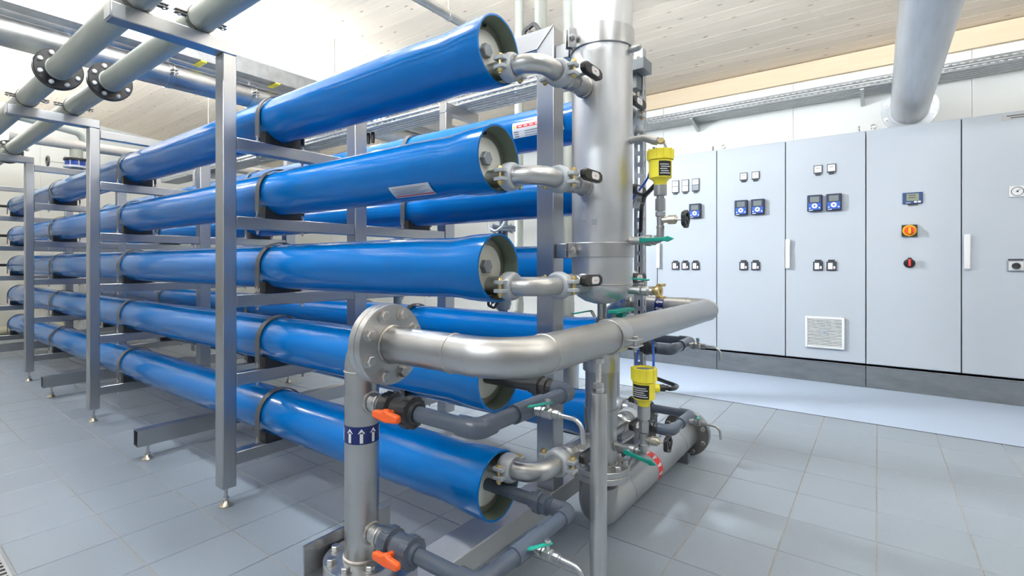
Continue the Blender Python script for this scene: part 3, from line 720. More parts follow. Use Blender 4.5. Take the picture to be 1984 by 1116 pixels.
def connection(k, c, lab, zoff, collx, colly, collr, valve_lab):
    yv = YV[c]; zc = Z0 + DZ*k + 0.122; s = 1 if c == 0 else -1
    xe = -0.957 if c == 0 else -1.0
    yp = yv + s*0.018; zp = zc + zoff; r = 0.0301
    xr = collx - 0.015
    t = thing('connection_pipe', lab, 'pipe', (xr, yp+s*0.1, zp), 'vessel connection elbows')
    yst = colly - s*(collr - 0.004)
    yc2 = yp + s*0.132
    MB().cyl((xe-0.0505, yp, zp), (xr-0.100, yp, zp), r, n=24).build('port_stub', steel_pipe, t)
    MB().tube([(xr-0.099, yp, zp), (xr, yp, zp), (xr, yc2+s*0.004, zp)], r, 24, R=0.066, seg=10).build('elbow', steel_bright, t)
    coupling(t, (xr-0.100, yp, zp), X1, r, Y1)
    coupling(t, (xr, yc2, zp), Y1, r, X1)
    yv1 = yc2 + s*0.026; L = abs(yst - yv1)
    Lv = min(0.085, L*0.55)
    v = thing('ball_valve', valve_lab, 'valve', (xr, yv1 + s*Lv/2, zp), 'black lever ball valves')
    prof = [(0, 0), (0, 0.036), (0.012, 0.036), (0.014, 0.029), (0.020, 0.029), (0.028, 0.037), (Lv-0.028, 0.037), (Lv-0.020, 0.029), (Lv-0.014, 0.029), (Lv-0.012, 0.034), (Lv, 0.034), (Lv, 0)]
    MB().lathe(prof, (xr, yv1, zp), Y1*s, 8 if Lv < 0.07 else 12).build('valve_body', steel_pipe, v, sharp=25)
    handle_black(v, (xr+0.062, yv1 + s*(Lv/2+0.020), zp+0.016), Y1*s, X1)
    m = MB().cyl((xr, yv1+s*(Lv+0.0003), zp), (xr, yst, zp), 0.0315, n=24)
    m.build('branch_pipe', steel_pipe, t)
    MB().torus((xr, yst - s*0.012, zp), Y1, 0.0325, 0.004, 24, 6).build('weld_seam', weld_steel, t)
cn = ['bottom', 'second', 'third', 'fourth', 'top']
for k in (2, 3, 4):
    ord_ = {4: 'highest', 3: 'middle', 2: 'lowest'}[k]
    connection(k, 0, 'steel elbow with grey couplings joining the %s near vessel to the standpipe' % LVL[k], -0.058, SX, SY, SR, '%s of three black lever valves on the left side of the standpipe' % ord_)
    connection(k, 1, 'steel elbow joining the %s rear vessel to the back of the standpipe' % LVL[k], -0.058, SX, SY, SR, '%s of three black lever valves on the right side of the standpipe' % ord_)
for k in (0, 1):
    connection(k, 0, 'steel elbow with couplings joining the %s near vessel to the lower collector' % LVL[k], 0.058, LCX, LCY, LCR,
               'black lever valve beside the stand pole near the floor' if k == 0 else 'black lever valve just under the manifold pipe')
    connection(k, 1, 'steel elbow joining the %s rear vessel to the lower collector' % LVL[k], 0.058, LCX, LCY, LCR,
               'black lever valve behind the lower yellow transmitter' if k == 0 else 'black lever valve behind the manifold pipe beside the slotted strut')

# ================================================================ MANIFOLD PIPES IN FRONT
def flange(parent, c, ax, ro, ri, th, nb, pcd, mat, name='flange', bolt_side=1, bmat=None, br=0.0125, phase=0.5):
    c = Vector(c); a, u, v = frame(ax)
    f = MB().lathe([(0, ri), (0, ro-0.001), (0.001, ro), (th-0.001, ro), (th, ro-0.001), (th, ri), (0, ri)], c, a, 48).build(name, mat, parent)
    for i in range(nb):
        an = 2*PI*(i+phase)/nb
        p = c + (u*math.cos(an) + v*math.sin(an))*pcd
        m = MB()
        if bolt_side > 0: m.lathe([(0,0),(0,br*1.35),(0.002,br*1.35),(0.002,0)], p + a*(th+0.0003), a, 14); m.hexa(p + a*(th+0.0026), a, br, br*1.0)
        else: m.hexa(p - a*0.0003, -a, br, br*1.0)
        m.build('flange_bolt', bmat or steel_bolt, f)
    return f
def arrow_band(parent, o, ax, r, w_, n, mat, phase=0.0, amat=None):
    o = Vector(o); a, u, v = frame(ax)
    b_ = MB().lathe([(-w_/2, r+0.0006), (w_/2, r+0.0006)], o, a, 40).build('arrow_band', mat, parent)
    def S(t, s): # t along the axis, s along the circumference
        an = phase + s/r
        return o + a*t + (u*math.cos(an) + v*math.sin(an))*(r+0.0012)
    for i in range(n):
        s0 = 2*PI*r*i/n; pit = 2*PI*r/n
        sh, hd = pit*0.13, pit*0.30
        m = MB().add([S(-w_*0.42, s0-sh), S(-w_*0.42, s0+sh), S(w_*0.12, s0+sh), S(w_*0.12, s0-sh)], [(0,1,2,3)])
        m.add([S(w_*0.12, s0-hd), S(w_*0.12, s0+hd), S(w_*0.40, s0)], [(0,1,2)])
        m.build('white_arrow', amat or white_label, b_)
PR = 0.0453
MZ = 0.853
def riser(ys, lab, front):
    t = thing('riser_pipe', lab, 'pipe', (-1.109, ys, 0.19))
    MB().tube([(-1.109, ys, 0.273), (-1.109, ys, MZ), (-1.029, ys, MZ)], PR, 36, R=0.079, seg=12).build('pipe_body', steel_pipe, t, sharp=60)
    MB().torus((-1.109, ys, MZ-0.082), Z1, PR, 0.0030, 36, 6).build('weld_seam', weld_steel, t)
    MB().torus((-1.109, ys, 0.275), Z1, PR+0.001, 0.0045, 36, 6).build('weld_seam', weld_steel, t)
    flange(t, (-1.109, ys, 0.2495), Z1, 0.100, PR, 0.0225, 8, 0.080, steel_bright)
    MB().lathe([(0,0),(0,0.099),(0.001,0.100),(0.0205,0.100),(0.0215,0.099),(0.0215,0)], (-1.109, ys, 0.2265), Z1, 48).build('base_flange', steel_bright, t)
    flange(t, (-1.029, ys, MZ), X1, 0.103, PR, 0.021, 8, 0.081, steel_bright, bolt_side=-1)
    arrow_band(t, (-1.109, ys, 0.608), Z1, PR, 0.046, 9, navy, phase=0.2)
    for z in (0.692, 0.346):
        s = MB().cyl((-1.109+PR-0.006, ys, z), (-1.020, ys, z), 0.0240, n=24)
        s.lathe([(0, 0.0), (0, 0.0275), (0.004, 0.0285), (0.008, 0.0275), (0.008, 0)], (-1.036, ys, z), X1, 24)
        s.build('branch_nipple', steel_bright, t); MB().torus((-1.109+PR-0.002, ys, z), X1, 0.0260, 0.0045, 24, 6).build('weld_seam', weld_steel, t)
    pl = MB().box(-1.215, -1.003, ys-0.105, ys+0.105, 0.1902, 0.2260)
    pl.box(-1.222, -1.2155, ys-0.105, ys+0.19, 0.150, 0.305)
    pl.build('support_bracket', steel_bar, t)
    return t
YF, YB = 0.85, 2.43
r1 = riser(YF, 'upright stainless riser in front with blue arrow band and flanged foot', True)
r2 = riser(YB, 'upright stainless riser on the far side behind the standpipe', False)
# a beam under the far riser
bb = thing('base_beam', 'low stainless beam under the far riser', 'support bar', (-1.05, 2.4, 0))
box(-1.105, -0.983, 2.2, 2.66, 0.118, 0.1895).build('square_tube', steel_bar, bb, bevel=0.004)
for yy in (2.26, 2.6): levelling_foot(bb, -1.04, yy, 0.118, 1.2)
mn = thing('manifold_pipe', 'satin stainless manifold pipe sweeping round in front of the standpipe', 'pipe', (-0.6, 1.6, MZ-PR))
MX = -0.604
MB().tube([(-0.985, YF, MZ), (MX, YF, MZ), (MX, YB, MZ), (-0.985, YB, MZ)], PR, 40, R=0.114, seg=16).build('pipe_body', steel_pipe, mn, sharp=60)
for c, ax in (((MX-0.114-0.055, YF, MZ), X1), ((MX, YF+0.114, MZ), Y1), ((MX, YB-0.114, MZ), Y1), ((MX-0.114, YB, MZ), X1)):
    MB().torus(c, ax, PR, 0.0022, 40, 6).build('weld_seam', weld_steel, mn)
MB().torus((-0.983, YF, MZ), X1, PR+0.001, 0.004, 40, 6).build('weld_seam', weld_steel, mn)
flange(mn, (-1.0065, YF, MZ), X1, 0.103, PR, 0.021, 8, 0.081, steel_bright, br=0.0135)
flange(mn, (-1.0065, YB, MZ), X1, 0.103, PR, 0.021, 8, 0.081, steel_bright, br=0.0135)
arrow_band(mn, (-0.842, YB, MZ), -X1, PR, 0.042, 9, navy, phase=0.5)

# stand pole with threaded rod and pipe clamp
PLX, PLY = MX, 1.245
po = thing('stand_pole', 'round stainless stand pole with threaded rod holding up the manifold pipe', 'stand', (PLX, PLY, 0))
MB().lathe([(0,0),(0,0.06),(0.008,0.06),(0.008,0.0226),(0.703,0.0226),(0.709,0.0200),(0.709,0)], (PLX, PLY, 0.0), Z1, 28).build('pole', steel_bright, po)
th = [(0, 0)]
zz = 0.0
while zz < 0.073: th += [(zz, 0.0070), (zz+0.0015, 0.0078), (zz+0.003, 0.0070)]; zz += 0.003
MB().lathe(th + [(zz, 0)], (PLX, PLY, 0.724), Z1, 14).build('threaded_rod', steel_bolt, po, sharp=70)
MB().hexa((PLX, PLY, 0.7093), Z1, 0.0150, 0.014).hexa((PLX, PLY, 0.724), Z1, 0.0145, 0.012).build('lock_nut', steel_bolt, po)
MB().hexa((PLX, PLY, 0.790), Z1, 0.0150, 0.014).build('clamp_nut', steel_bolt, po)
cl_ = thing('pipe_clamp', 'wide stainless clamp ring around the manifold pipe above the stand pole', 'clamp', (MX, 1.34, MZ-PR))
cm_ = MB().ring((MX, 1.335, MZ), Y1, -0.034, 0.034, PR+0.0005, PR+0.0045, 40)
for s in (-1, 1): cm_.box(MX+PR+0.003, MX+PR+0.036, 1.308, 1.362, MZ-0.014+s*0.009-0.002, MZ-0.014+s*0.009+0.002)
cm_.build('clamp_ring', steel_bright, cl_, bevel=0.001)
MB().cyl((MX+PR+0.022, 1.335, MZ-0.040), (MX+PR+0.022, 1.335, MZ+0.010), 0.0045, n=10).hexa((MX+PR+0.022, 1.335, MZ-0.0025), Z1, 0.009, 0.007).hexa((MX+PR+0.022, 1.335, MZ-0.0258), -Z1, 0.009, 0.007).build('clamp_bolt', steel_bolt, cl_)

# ---- dark grey PVC permeate lines
def union(parent, c, ax, r, L, mat, rings=14):
    c = Vector(c)
    prof = [(-L/2, 0), (-L/2, r*1.18), (-L*0.28, r*1.22), (-L*0.26, r*1.62), (-L*0.02, r*1.70), (0.0, r*1.62), (L*0.03, r*1.30), (L*0.12, r*1.28), (L*0.14, r*1.52), (L*0.30, r*1.52), (L*0.32, r*1.2), (L/2, r*1.16), (L/2, 0)]
    u_ = MB().lathe(prof, c, ax, rings).build('union_nut', mat, parent, sharp=20)
    return u_
PX = -0.704
def permeate(ys, yv, z, lab, dark_valve, vlab, far=False):
    sgn = 1 if yv > ys else -1
    t = thing('plastic_pipe_line', lab, 'pipe', (PX, (ys+yv)/2, z-0.02), 'grey plastic permeate lines')
    r = 0.0195
    xe = -1.007 if yv < 1.7 else -1.05
    MB().cyl((-0.8890, ys, z), (PX-0.030, ys, z), r, n=20).build('pipe_run', pvc if not dark_valve else pvc, t)
    MB().cyl((PX, ys+sgn*0.030, z), (PX, yv-sgn*0.030, z), r, n=20).build('pipe_run', pvc, t)
    MB().cyl((xe, yv, z), (PX-0.030, yv, z), r, n=20).build('pipe_run', pvc if not dark_valve else pvc_black, t)
    MB().tube([(PX-0.052, ys, z), (PX, ys, z), (PX, ys+sgn*0.052, z)], r*1.24, 20, R=0.022, seg=6).build('pipe_elbow', pvc, t, sharp=50)
    MB().tube([(PX, yv-sgn*0.052, z), (PX, yv, z), (PX-0.052, yv, z)], r*1.24, 20, R=0.022, seg=6).build('pipe_elbow', pvc, t, sharp=50)
    ym = ys + sgn*(0.10 if far else 0.20)
    MB().cyl((PX, ym-0.062, z), (PX, ym+0.062, z), r*1.22, n=20).build('tee_sleeve', pvc, t)
    union(t, (PX-0.093, yv, z), X1, r*1.02, 0.078, pvc if not dark_valve else pvc_black)
    # ball valve with orange lever
    v = thing('plastic_ball_valve', vlab, 'valve', (-0.95, ys, z-0.03), 'plastic ball valves')
    m_ = pvc_black if dark_valve else pvc
    c = V(-0.948, ys, z)
    rr = 0.0215
    body = [(-0.068, 0), (-0.068, rr*1.15), (-0.060, rr*1.2), (-0.058, rr*1.75), (-0.028, rr*1.80), (-0.026, rr*1.3), (-0.016, rr*1.55), (0.016, rr*1.55), (0.020, rr*1.3), (0.022, rr*1.85), (0.044, rr*1.80), (0.046, rr*1.25), (0.058, rr*1.2), (0.058, 0)]
    MB().lathe(body, c, X1, 24).build('valve_body', m_, v, sharp=25)
    for q in (-0.043, 0.033):
        for i in range(12):
            an = 2*PI*i/12; d = V(0, math.cos(an), math.sin(an))
            MB().obox(c + X1*q + d*(rr*1.80), X1, d.cross(X1), d, 0.020, 0.004, 0.004).build('grip_rib', m_, v)
    if not far:
        st = MB().cyl(c - Y1*0.030, c - Y1*0.052, 0.0085, n=12).build('lever_stem', orange, v)
        hx = V(-0.938, ys-0.052, z)
        poly = [(-0.046, -0.0080), (-0.038, -0.0105), (0.0, -0.0145), (0.038, -0.0105), (0.046, -0.0080), (0.046, 0.0080), (0.036, 0.0105), (0.012, 0.0125), (0.006, 0.018), (-0.006, 0.018), (-0.012, 0.0125), (-0.036, 0.0105), (-0.046, 0.0080)]
        MB().prism(poly, hx, X1, Z1, -Y1, 0.016).build('lever', orange, v, bevel=0.005)
    return t
permeate(YF, YV[0], 0.692, 'dark grey plastic pipe line curving under the manifold elbow', True, 'black plastic ball valve with orange lever high on the front riser')
permeate(YF, YV[0], 0.346, 'dark grey plastic pipe line looping close above the floor in front', False, 'grey plastic ball valve with orange lever low on the front riser')
permeate(YB, YV[1], 0.692, 'dark grey plastic pipe line behind the manifold pipe below the standpipe', True, 'dark plastic valve on the far riser under the manifold pipe', far=True)
permeate(YB, YV[1], 0.346, 'thin dark grey plastic pipe line behind the lower yellow transmitter', True, 'dark plastic valve low on the far riser', far=True)

def lever_green(parent, c, d, L, w_=0.014, th_=0.005, mat=None):
    c = Vector(c); d = Vector(d).normalized(); u = Z1.cross(d).normalized(); n = d.cross(u)
    poly = [(-0.012, -w_*0.5), (L*0.55, -w_*0.42), (L*0.8, -w_*0.62), (L, 0), (L*0.8, w_*0.62), (L*0.55, w_*0.42), (-0.012, w_*0.5)]
    return MB().prism(poly, c, d, u, n, th_).build('lever', mat or green, parent, bevel=0.002)
def sample_valve(y, z, lab, spout_len=0.055, sc_=1.0, lever=(-0.6, -0.8, -0.12)):
    x0 = PX + 0.0225
    t = thing('sample_valve', lab, 'valve', (x0+0.06, y, z-0.03), 'sampling valves with green levers')
    prof = [(0,0),(0,0.009),(0.010,0.009),(0.010,0.012),(0.020,0.012),(0.020,0.010),(0.025,0.014),(0.046,0.0145),(0.050,0.010),(0.054,0.0115),(0.068,0.0115),(0.068,0.008),(0.074,0.008),(0.074,0)]
    MB().lathe(prof, (x0, y, z), X1, 10).build('valve_body', steel_pipe, t, sharp=25)
    MB().cyl((x0+0.036, y, z+0.012), (x0+0.036, y, z+0.028), 0.005, n=10).hexa((x0+0.036, y, z+0.0282), Z1, 0.008, 0.006).build('stem', steel_bolt, t)
    lever_green(t, (x0+0.036, y, z+0.022), lever, 0.055, 0.012, 0.005, green_lt)
    MB().tube([(x0+0.0742, y, z), (x0+0.074+spout_len, y, z-0.002), (x0+0.074+spout_len+0.004, y, z-0.055)], 0.0056, 12, R=0.028, seg=8).build('spout', steel_bright, t)
sample_valve(YF+0.20, 0.692, 'small sampling valve with green lever and bent spout beside the stand pole')
sample_valve(YF+0.20, 0.346, 'small sampling valve with green lever nearest the floor in front')
sample_valve(YB-0.10, 0.692, 'small sampling valve with green lever in front of the cabinet plinth', lever=(0.3, -0.9, 0.1))
sample_valve(YB-0.10, 0.346, 'small sampling valve with green lever above the floor pipe flange', lever=(0.3, -0.9, 0.1))

# ---- lower collector and the red-banded floor pipe
lc = thing('lower_collector', 'upright stainless collector pipe below the standpipe with a bolted flange', 'pipe', (LCX, LCY, 0.28))
MB().lathe([(0.325, LCR), (0.47, LCR), (0.47, LCR+0.004), (0.53, LCR+0.004), (0.53, LCR), (0.74, LCR), (0.77, 0.045), (0.785, 0.02), (0.787, 0)], (LCX, LCY, 0), Z1, 40).build('pipe_body', steel_pipe, lc, sharp=40)
MB().lathe([(0, LCR+0.0006), (0, LCR+0.009), (0.065, LCR+0.009), (0.065, LCR+0.0006)], (LCX, LCY, 0.668), Z1, 40).build('sleeve', steel_bright, lc)
flange(lc, (LCX, LCY, 0.305), Z1, 0.105, LCR, 0.021, 8, 0.085, steel_bright)
MB().torus((LCX, LCY, 0.328), Z1, LCR, 0.004, 36, 6).build('weld_seam', weld_steel, lc)
fp = thing('floor_pipe', 'stainless floor pipe with red arrow band running to a dark bolted flange', 'pipe', (-0.85, 2.3, 0))
FPX, FPZ, FPR = -0.848, 0.124, 0.070
MB().lathe([(0, 0.058), (0, 0.104), (0.001, 0.105), (0.020, 0.105), (0.021, 0.104), (0.021, 0.058), (0, 0.058)], (LCX, LCY, 0.2825), Z1, 48).build('upper_flange', steel_bright, fp)
MB().tube([(LCX, LCY, 0.2835), (LCX-0.008, LCY+0.004, 0.270), (FPX, LCY+0.03, FPZ), (FPX, LCY+0.16, FPZ), (FPX, 2.83, FPZ)], FPR, 36, R=0.09, seg=8).build('pipe_body', steel_pipe, fp, sharp=60)
for yy in (1.95, 2.62): MB().torus((FPX, yy, FPZ), Y1, FPR, 0.003, 36, 6).build('weld_seam', weld_steel, fp)
flange(fp, (FPX, 2.830, FPZ), Y1, 0.122, FPR, 0.022, 8, 0.100, M('dark_steel_flange', (0.30, 0.29, 0.28), 0.4, 1.0, var=0.1, scale=20), bolt_side=-1, br=0.013)
MB().lathe([(0.0, 0), (0.0, 0.121), (0.022, 0.121), (0.022, 0.0)], (FPX, 2.8535, FPZ), Y1, 40).build('blind_flange', steel_pipe, fp)
arrow_band(fp, (FPX, 2.235, FPZ), Y1, FPR, 0.050, 12, red_print, phase=0.1)
for yy in (2.72,): MB().box(FPX-0.05, FPX+0.05, yy-0.02, yy+0.02, 0.0005, 0.052).build('pipe_shoe', galv_dark, fp)
for (x, y) in ((-1.12, 2.93),):
    e = thing('pipe_stub', 'short wide stainless pipe lying beside the dark floor flange', 'pipe', (x, y, 0))
    MB().tube([(-1.35, 2.72, 0.15), (-1.04, 2.72, 0.15)], 0.085, 30).build('pipe_body', steel_pipe, e)
    MB().torus((-1.10, 2.72, 0.15), X1, 0.085, 0.004, 30, 6).build('weld_seam', weld_steel, e)
    flange(e, (-1.04, 2.72, 0.15), X1, 0.145, 0.06, 0.022, 8, 0.118, flange_black, bolt_side=1)
    MB().box(-1.25, -1.15, 2.68, 2.76, 0.0005, 0.066).build('pipe_shoe', galv_dark, e)

# ---- fittings on the right of the standpipe: transmitters, vent, drain
def handwheel(parent, c, ax, R):
    a, u, v = frame(ax); c = Vector(c)
    m = MB(); n = 30
    vs = []; fs = []
    for i in range(n):
        an = 2*PI*i/n; rr = R*(1 + 0.07*math.cos(5*an))
        d = u*math.cos(an) + v*math.sin(an)
        for (dr, dt) in ((-0.35*R, -0.006), (0, -0.007), (0.0, 0.007), (-0.35*R, 0.006)): vs.append(c + d*(rr+dr) + a*dt)
    for i in range(n):
        j = (i+1) % n
        for q in range(4): fs.append((4*i+q, 4*i+(q+1) % 4, 4*j+(q+1) % 4, 4*j+q))
    m.add(vs, fs)
    m.lathe([(-0.006, 0), (-0.006, R*0.30), (0.006, R*0.30), (0.006, 0)], c, a, 14)
    for i in range(3):
        an = 2*PI*i/3; d = u*math.cos(an) + v*math.sin(an)
        m.obox(c + d*R*0.48, d, a.cross(d), a, R*0.5, 0.007, 0.008)
    m.build('handwheel', blackp, parent, bevel=0.0015)
def transmitter(x, y, zs, lab, side, la):
    # zs: z of cap top, cap bottom, body bottom, cone bottom, silver bottom, hex bottom, tee centre
    zt_, zcb, zb, zcn, zsv, zhx, zte = zs
    t = thing('pressure_transmitter', lab, 'transmitter', (x, y, zte), 'yellow pressure transmitters')
    cap = MB().lathe([(zcb, 0.036), (zcb, 0.0425), (zt_-0.006, 0.0425), (zt_-0.004, 0.040), (zt_-0.004, 0.034), (zt_-0.009, 0.033), (zt_-0.009, 0)], (x, y, 0), Z1, 32).build('cap', yellow, t, sharp=30)
    MB().lathe([(0, 0.030), (0.001, 0)], (x, y, zt_-0.0088), Z1, 24).build('cap_window', lcd, cap)
    for i in range(10):
        an = 2*PI*(i+0.5)/10; d = V(math.cos(an), math.sin(an), 0)
        MB().obox(V(x, y, (zt_+zcb)/2) + d*0.0432, V(-d.y, d.x, 0), Z1, d, 0.006, (zt_-zcb)*0.86, 0.003).build('cap_rib', yellow, cap)
    MB().lathe([(zcn, 0), (zcn, 0.020), (zcn+0.012, 0.023), (zb-0.004, 0.030), (zb, 0.0375), (zcb-0.003, 0.0385), (zcb-0.0005, 0.036), (zcb-0.0005, 0)], (x, y, 0), Z1, 32).build('housing', yellow, t, sharp=30)
    # dark rating label on the camera side
    lb = MB().lathe([(zb+0.003, 0.0381), (zcb-0.008, 0.0390)], (x, y, 0), Z1, 16, math.radians(la[0]), math.radians(la[1])).build('rating_label', blackp, t)
    for i in range(5):
        zl = zb + 0.010 + i*(zcb-zb-0.024)/5
        MB().lathe([(zl, 0.0392), (zl+0.003, 0.0393)], (x, y, 0), Z1, 10, math.radians(la[0]+6+4*(i % 2)), math.radians(la[1]-8-9*(i % 3))).build('label_print', grey_plastic, lb)
    sd = Vector(side).normalized()
    c = V(x, y, (zcb+zb)/2 + 0.004)
    g1 = MB().lathe([(0.028, 0), (0.028, 0.0165), (0.052, 0.0155), (0.052, 0)], c, sd, 20).build('cable_boss', yellow, t)
    MB().lathe([(0.0525, 0), (0.0525, 0.0125), (0.072, 0.0125), (0.074, 0.010), (0.088, 0.009), (0.090, 0)], c, sd, 12).build('cable_gland', blackp, t)
    MB().lathe([(zsv, 0), (zsv, 0.0205), (zsv+0.004, 0.0215), (zcn-0.0005, 0.0215), (zcn-0.0005, 0)], (x, y, 0), Z1, 28).build('process_neck', steel_bright, t)
    MB().lathe([(zsv-0.010, 0), (zsv-0.010, 0.0125), (zsv-0.0005, 0.0125), (zsv-0.0005, 0)], (x, y, 0), Z1, 20).lathe([(zhx, 0), (zhx, 0.0170), (zsv-0.0102, 0.0170), (zsv-0.0102, 0)], (x, y, 0), Z1, 6).build('hex_fitting', steel_pipe, t, sharp=20)
    # gauge valve below
    m = MB().lathe([(zte-0.028, 0), (zte-0.028, 0.0135), (zte-0.020, 0.0135), (zte-0.018, 0.011), (zte+0.012, 0.012), (zte+0.014, 0.0165), (zhx-0.004, 0.0165), (zhx-0.003, 0.009), (zhx-0.0003, 0.009), (zhx-0.0003, 0)], (x, y, 0), Z1, 16)
    m.build('gauge_valve', steel_pipe, t, sharp=25)
    MB().lathe([(0.008, 0), (0.008, 0.010), (0.028, 0.0105), (0.028, 0.0155), (0.052, 0.0155), (0.052, 0.010), (0.056, 0.010), (0.056, 0.0035), (0.080, 0.0035), (0.080, 0)], (x, y, zte), X1, 12).build('bonnet', M('nickel_brass', (0.62, 0.57, 0.47), 0.3, 1.0), t, sharp=25)
    handwheel(t, (x+0.084, y, zte), X1, 0.029)
    return t
TXU = transmitter(-0.594, SY, (1.452, 1.413, 1.352, 1.328, 1.292, 1.240, 1.208), 'yellow pressure transmitter high up beside the standpipe in front of the cabinets', (-0.35, 0.94, -0.15), (12, 80))
TXL = transmitter(-0.652, SY, (0.700, 0.650, 0.590, 0.563, 0.517, 0.472, 0.447), 'yellow pressure transmitter low down in front of the slotted strut', (0.75, 0.62, 0.0), (-45, 48))
def stub_valve(x0, x1, y, z, zt_, lab, lev):
    t = thing('isolation_valve', lab, 'valve', ((x0+x1)/2, y, z-0.015))
    MB().cyl((x0, y, z), (x0+0.042, y, z), 0.0150, n=20).build('nipple', steel_pipe, t)
    MB().torus((x0+0.006, y, z), X1, 0.0150, 0.0035, 20, 6).build('weld_seam', weld_steel, t)
    L = x1 - x0 - 0.0425
    MB().lathe([(0,0),(0,0.0175),(0.010,0.0175),(0.012,0.014),(L*0.35,0.0195),(L*0.7,0.0195),(L-0.014,0.014),(L-0.010,0.0170),(L,0.0170),(L,0)], (x0+0.0425, y, z), X1, 12).build('valve_body', steel_pipe, t, sharp=25)
    MB().tube([(x1+0.0003, y, z), (x1+0.016, y, z), (x1+0.016, y, zt_)], 0.0125, 16, R=0.013, seg=6).build('elbow', steel_pipe, t)
    c = V(x0+0.060, y-0.004, z+0.0)
    MB().cyl((x0+0.06, y-0.012, z), (x0+0.06, y-0.032, z), 0.006, n=10).build('stem', steel_bolt, t)
    a = Vector(lev).normalized()
    poly = [(-0.012, -0.009), (0.030, -0.0065), (0.075, -0.007), (0.086, -0.010), (0.108, 0), (0.086, 0.010), (0.075, 0.007), (0.030, 0.0065), (-0.012, 0.009)]
    up = (-Y1).cross(a)
    MB().prism(poly, V(x0+0.062, y-0.032, z), a, up, -Y1, 0.007).build('lever', green, t, bevel=0.002)
stub_valve(SX+SR-0.004, -0.610, SY, 1.140, 1.1795, 'steel isolation valve with long green lever under the upper transmitter', (1, 0, 0.02))
stub_valve(LCX+LCR-0.004, -0.668, SY, 0.398, 0.4185, 'steel isolation valve with green lever just above the red arrow band', (1, 0, -0.18))
# vent with small bleed cock
vn = thing('vent_fitting', 'short bent steel vent pipe with a brass bleed cock above the upper transmitter', 'valve', (-0.65, SY, 1.46))
MB().tube([(SX+SR-0.004, SY, 1.497), (-0.650, SY, 1.499), (-0.622, SY+0.0, 1.486)], 0.0125, 16, R=0.02, seg=5).build('vent_pipe', steel_pipe, vn)
MB().lathe([(0,0),(0,0.0145),(0.018,0.0145),(0.018,0.009),(0.036,0.009),(0.036,0)], (-0.6215, SY, 1.486), V(0.94, 0, -0.3), 10).build('vent_nut', steel_pipe, vn, sharp=25)
MB().lathe([(0,0),(0,0.010),(0.014,0.010),(0.014,0)], (-0.587, SY, 1.476), V(0, -1, 0.2), 8).build('bleed_cock', brass, vn, sharp=25)
MB().tube([(-0.580, SY, 1.470), (-0.572, SY, 1.452), (-0.565, SY, 1.440)], 0.004, 8).build('drip_tube', steel_bright, vn)
MB().cyl((-0.566, SY, 1.443), (-0.561, SY, 1.430), 0.0055, n=10).build('green_tip', green_lt, vn)
# lower hose connection
hc = thing('hose_connection', 'steel valve with teal lever and brass claw hose coupling at the standpipe foot', 'valve', (-0.65, SY, 0.94))
MB().cyl((SX+SR-0.006, SY, 0.965), (-0.672, SY, 0.965), 0.0135, n=18).build('nipple', steel_pipe, hc)
MB().lathe([(0,0),(0,0.0165),(0.008,0.0165),(0.010,0.013),(0.018,0.0185),(0.034,0.0185),(0.040,0.013),(0.044,0.0165),(0.052,0.0165),(0.052,0)], (-0.6717, SY, 0.965), X1, 12).build('valve_body', steel_pipe, hc, sharp=25)
MB().cyl((-0.646, SY, 0.983), (-0.646, SY, 1.000), 0.0055, n=10).build('stem', steel_bolt, hc)
lever_green(hc, (-0.646, SY, 1.000), (-0.9, 0.3, 0.05), 0.062, 0.016, 0.006, green_lt)
MB().lathe([(0,0.006),(0,0.014),(0.012,0.017),(0.016,0.026),(0.026,0.026),(0.026,0.010),(0.006,0.006)], (-0.6195, SY, 0.965), X1, 16).build('claw_coupling', brass, hc)
for s in (-1, 1): MB().obox((-0.586, SY, 0.965+s*0.021), X1, Y1, Z1, 0.016, 0.020, 0.010).build('claw', brass, hc, bevel=0.002)
# drain under the dome
dn = thing('drain_valve', 'steel drain valve with green levers under the domed foot of the standpipe', 'valve', (SX, SY, 0.83))
MB().cyl((SX, SY, 0.866), (SX, SY, 0.914), 0.0165, n=18).build('drain_nipple', steel_pipe, dn)
MB().lathe([(0.818,0),(0.818,0.018),(0.828,0.018),(0.832,0.024),(0.854,0.024),(0.858,0.018),(0.8655,0.018),(0.8655,0)], (SX, SY, 0), Z1, 12).build('valve_body', steel_pipe, dn, sharp=25)
MB().cyl((SX-0.02, SY-0.018, 0.862), (SX-0.03, SY-0.024, 0.884), 0.006, n=10).build('stem', steel_bolt, dn)
MB().obox((-0.850, 1.62, 0.884), V(0.03, -1, 0.0).normalized(), X1, Z1, 0.150, 0.012, 0.004).build('lever', green_lt, dn, bevel=0.0015)
tb = thing('green_tee_handle', 'teal flat handle on a block above the manifold pipe clamp', 'valve handle', (-0.715, 1.66, 0.85))
MB().box(-0.735, -0.700, 1.585, 1.735, 0.889, 0.901).build('handle_bar', green, tb, bevel=0.002)
MB().box(-0.730, -0.705, 1.64, 1.675, 0.835, 0.8885).build('handle_block', green, tb, bevel=0.002)
MB().cyl((-0.7175, 1.657, 0.800), (-0.7175, 1.657, 0.8345), 0.012, n=14).build('stem', steel_bolt, tb)

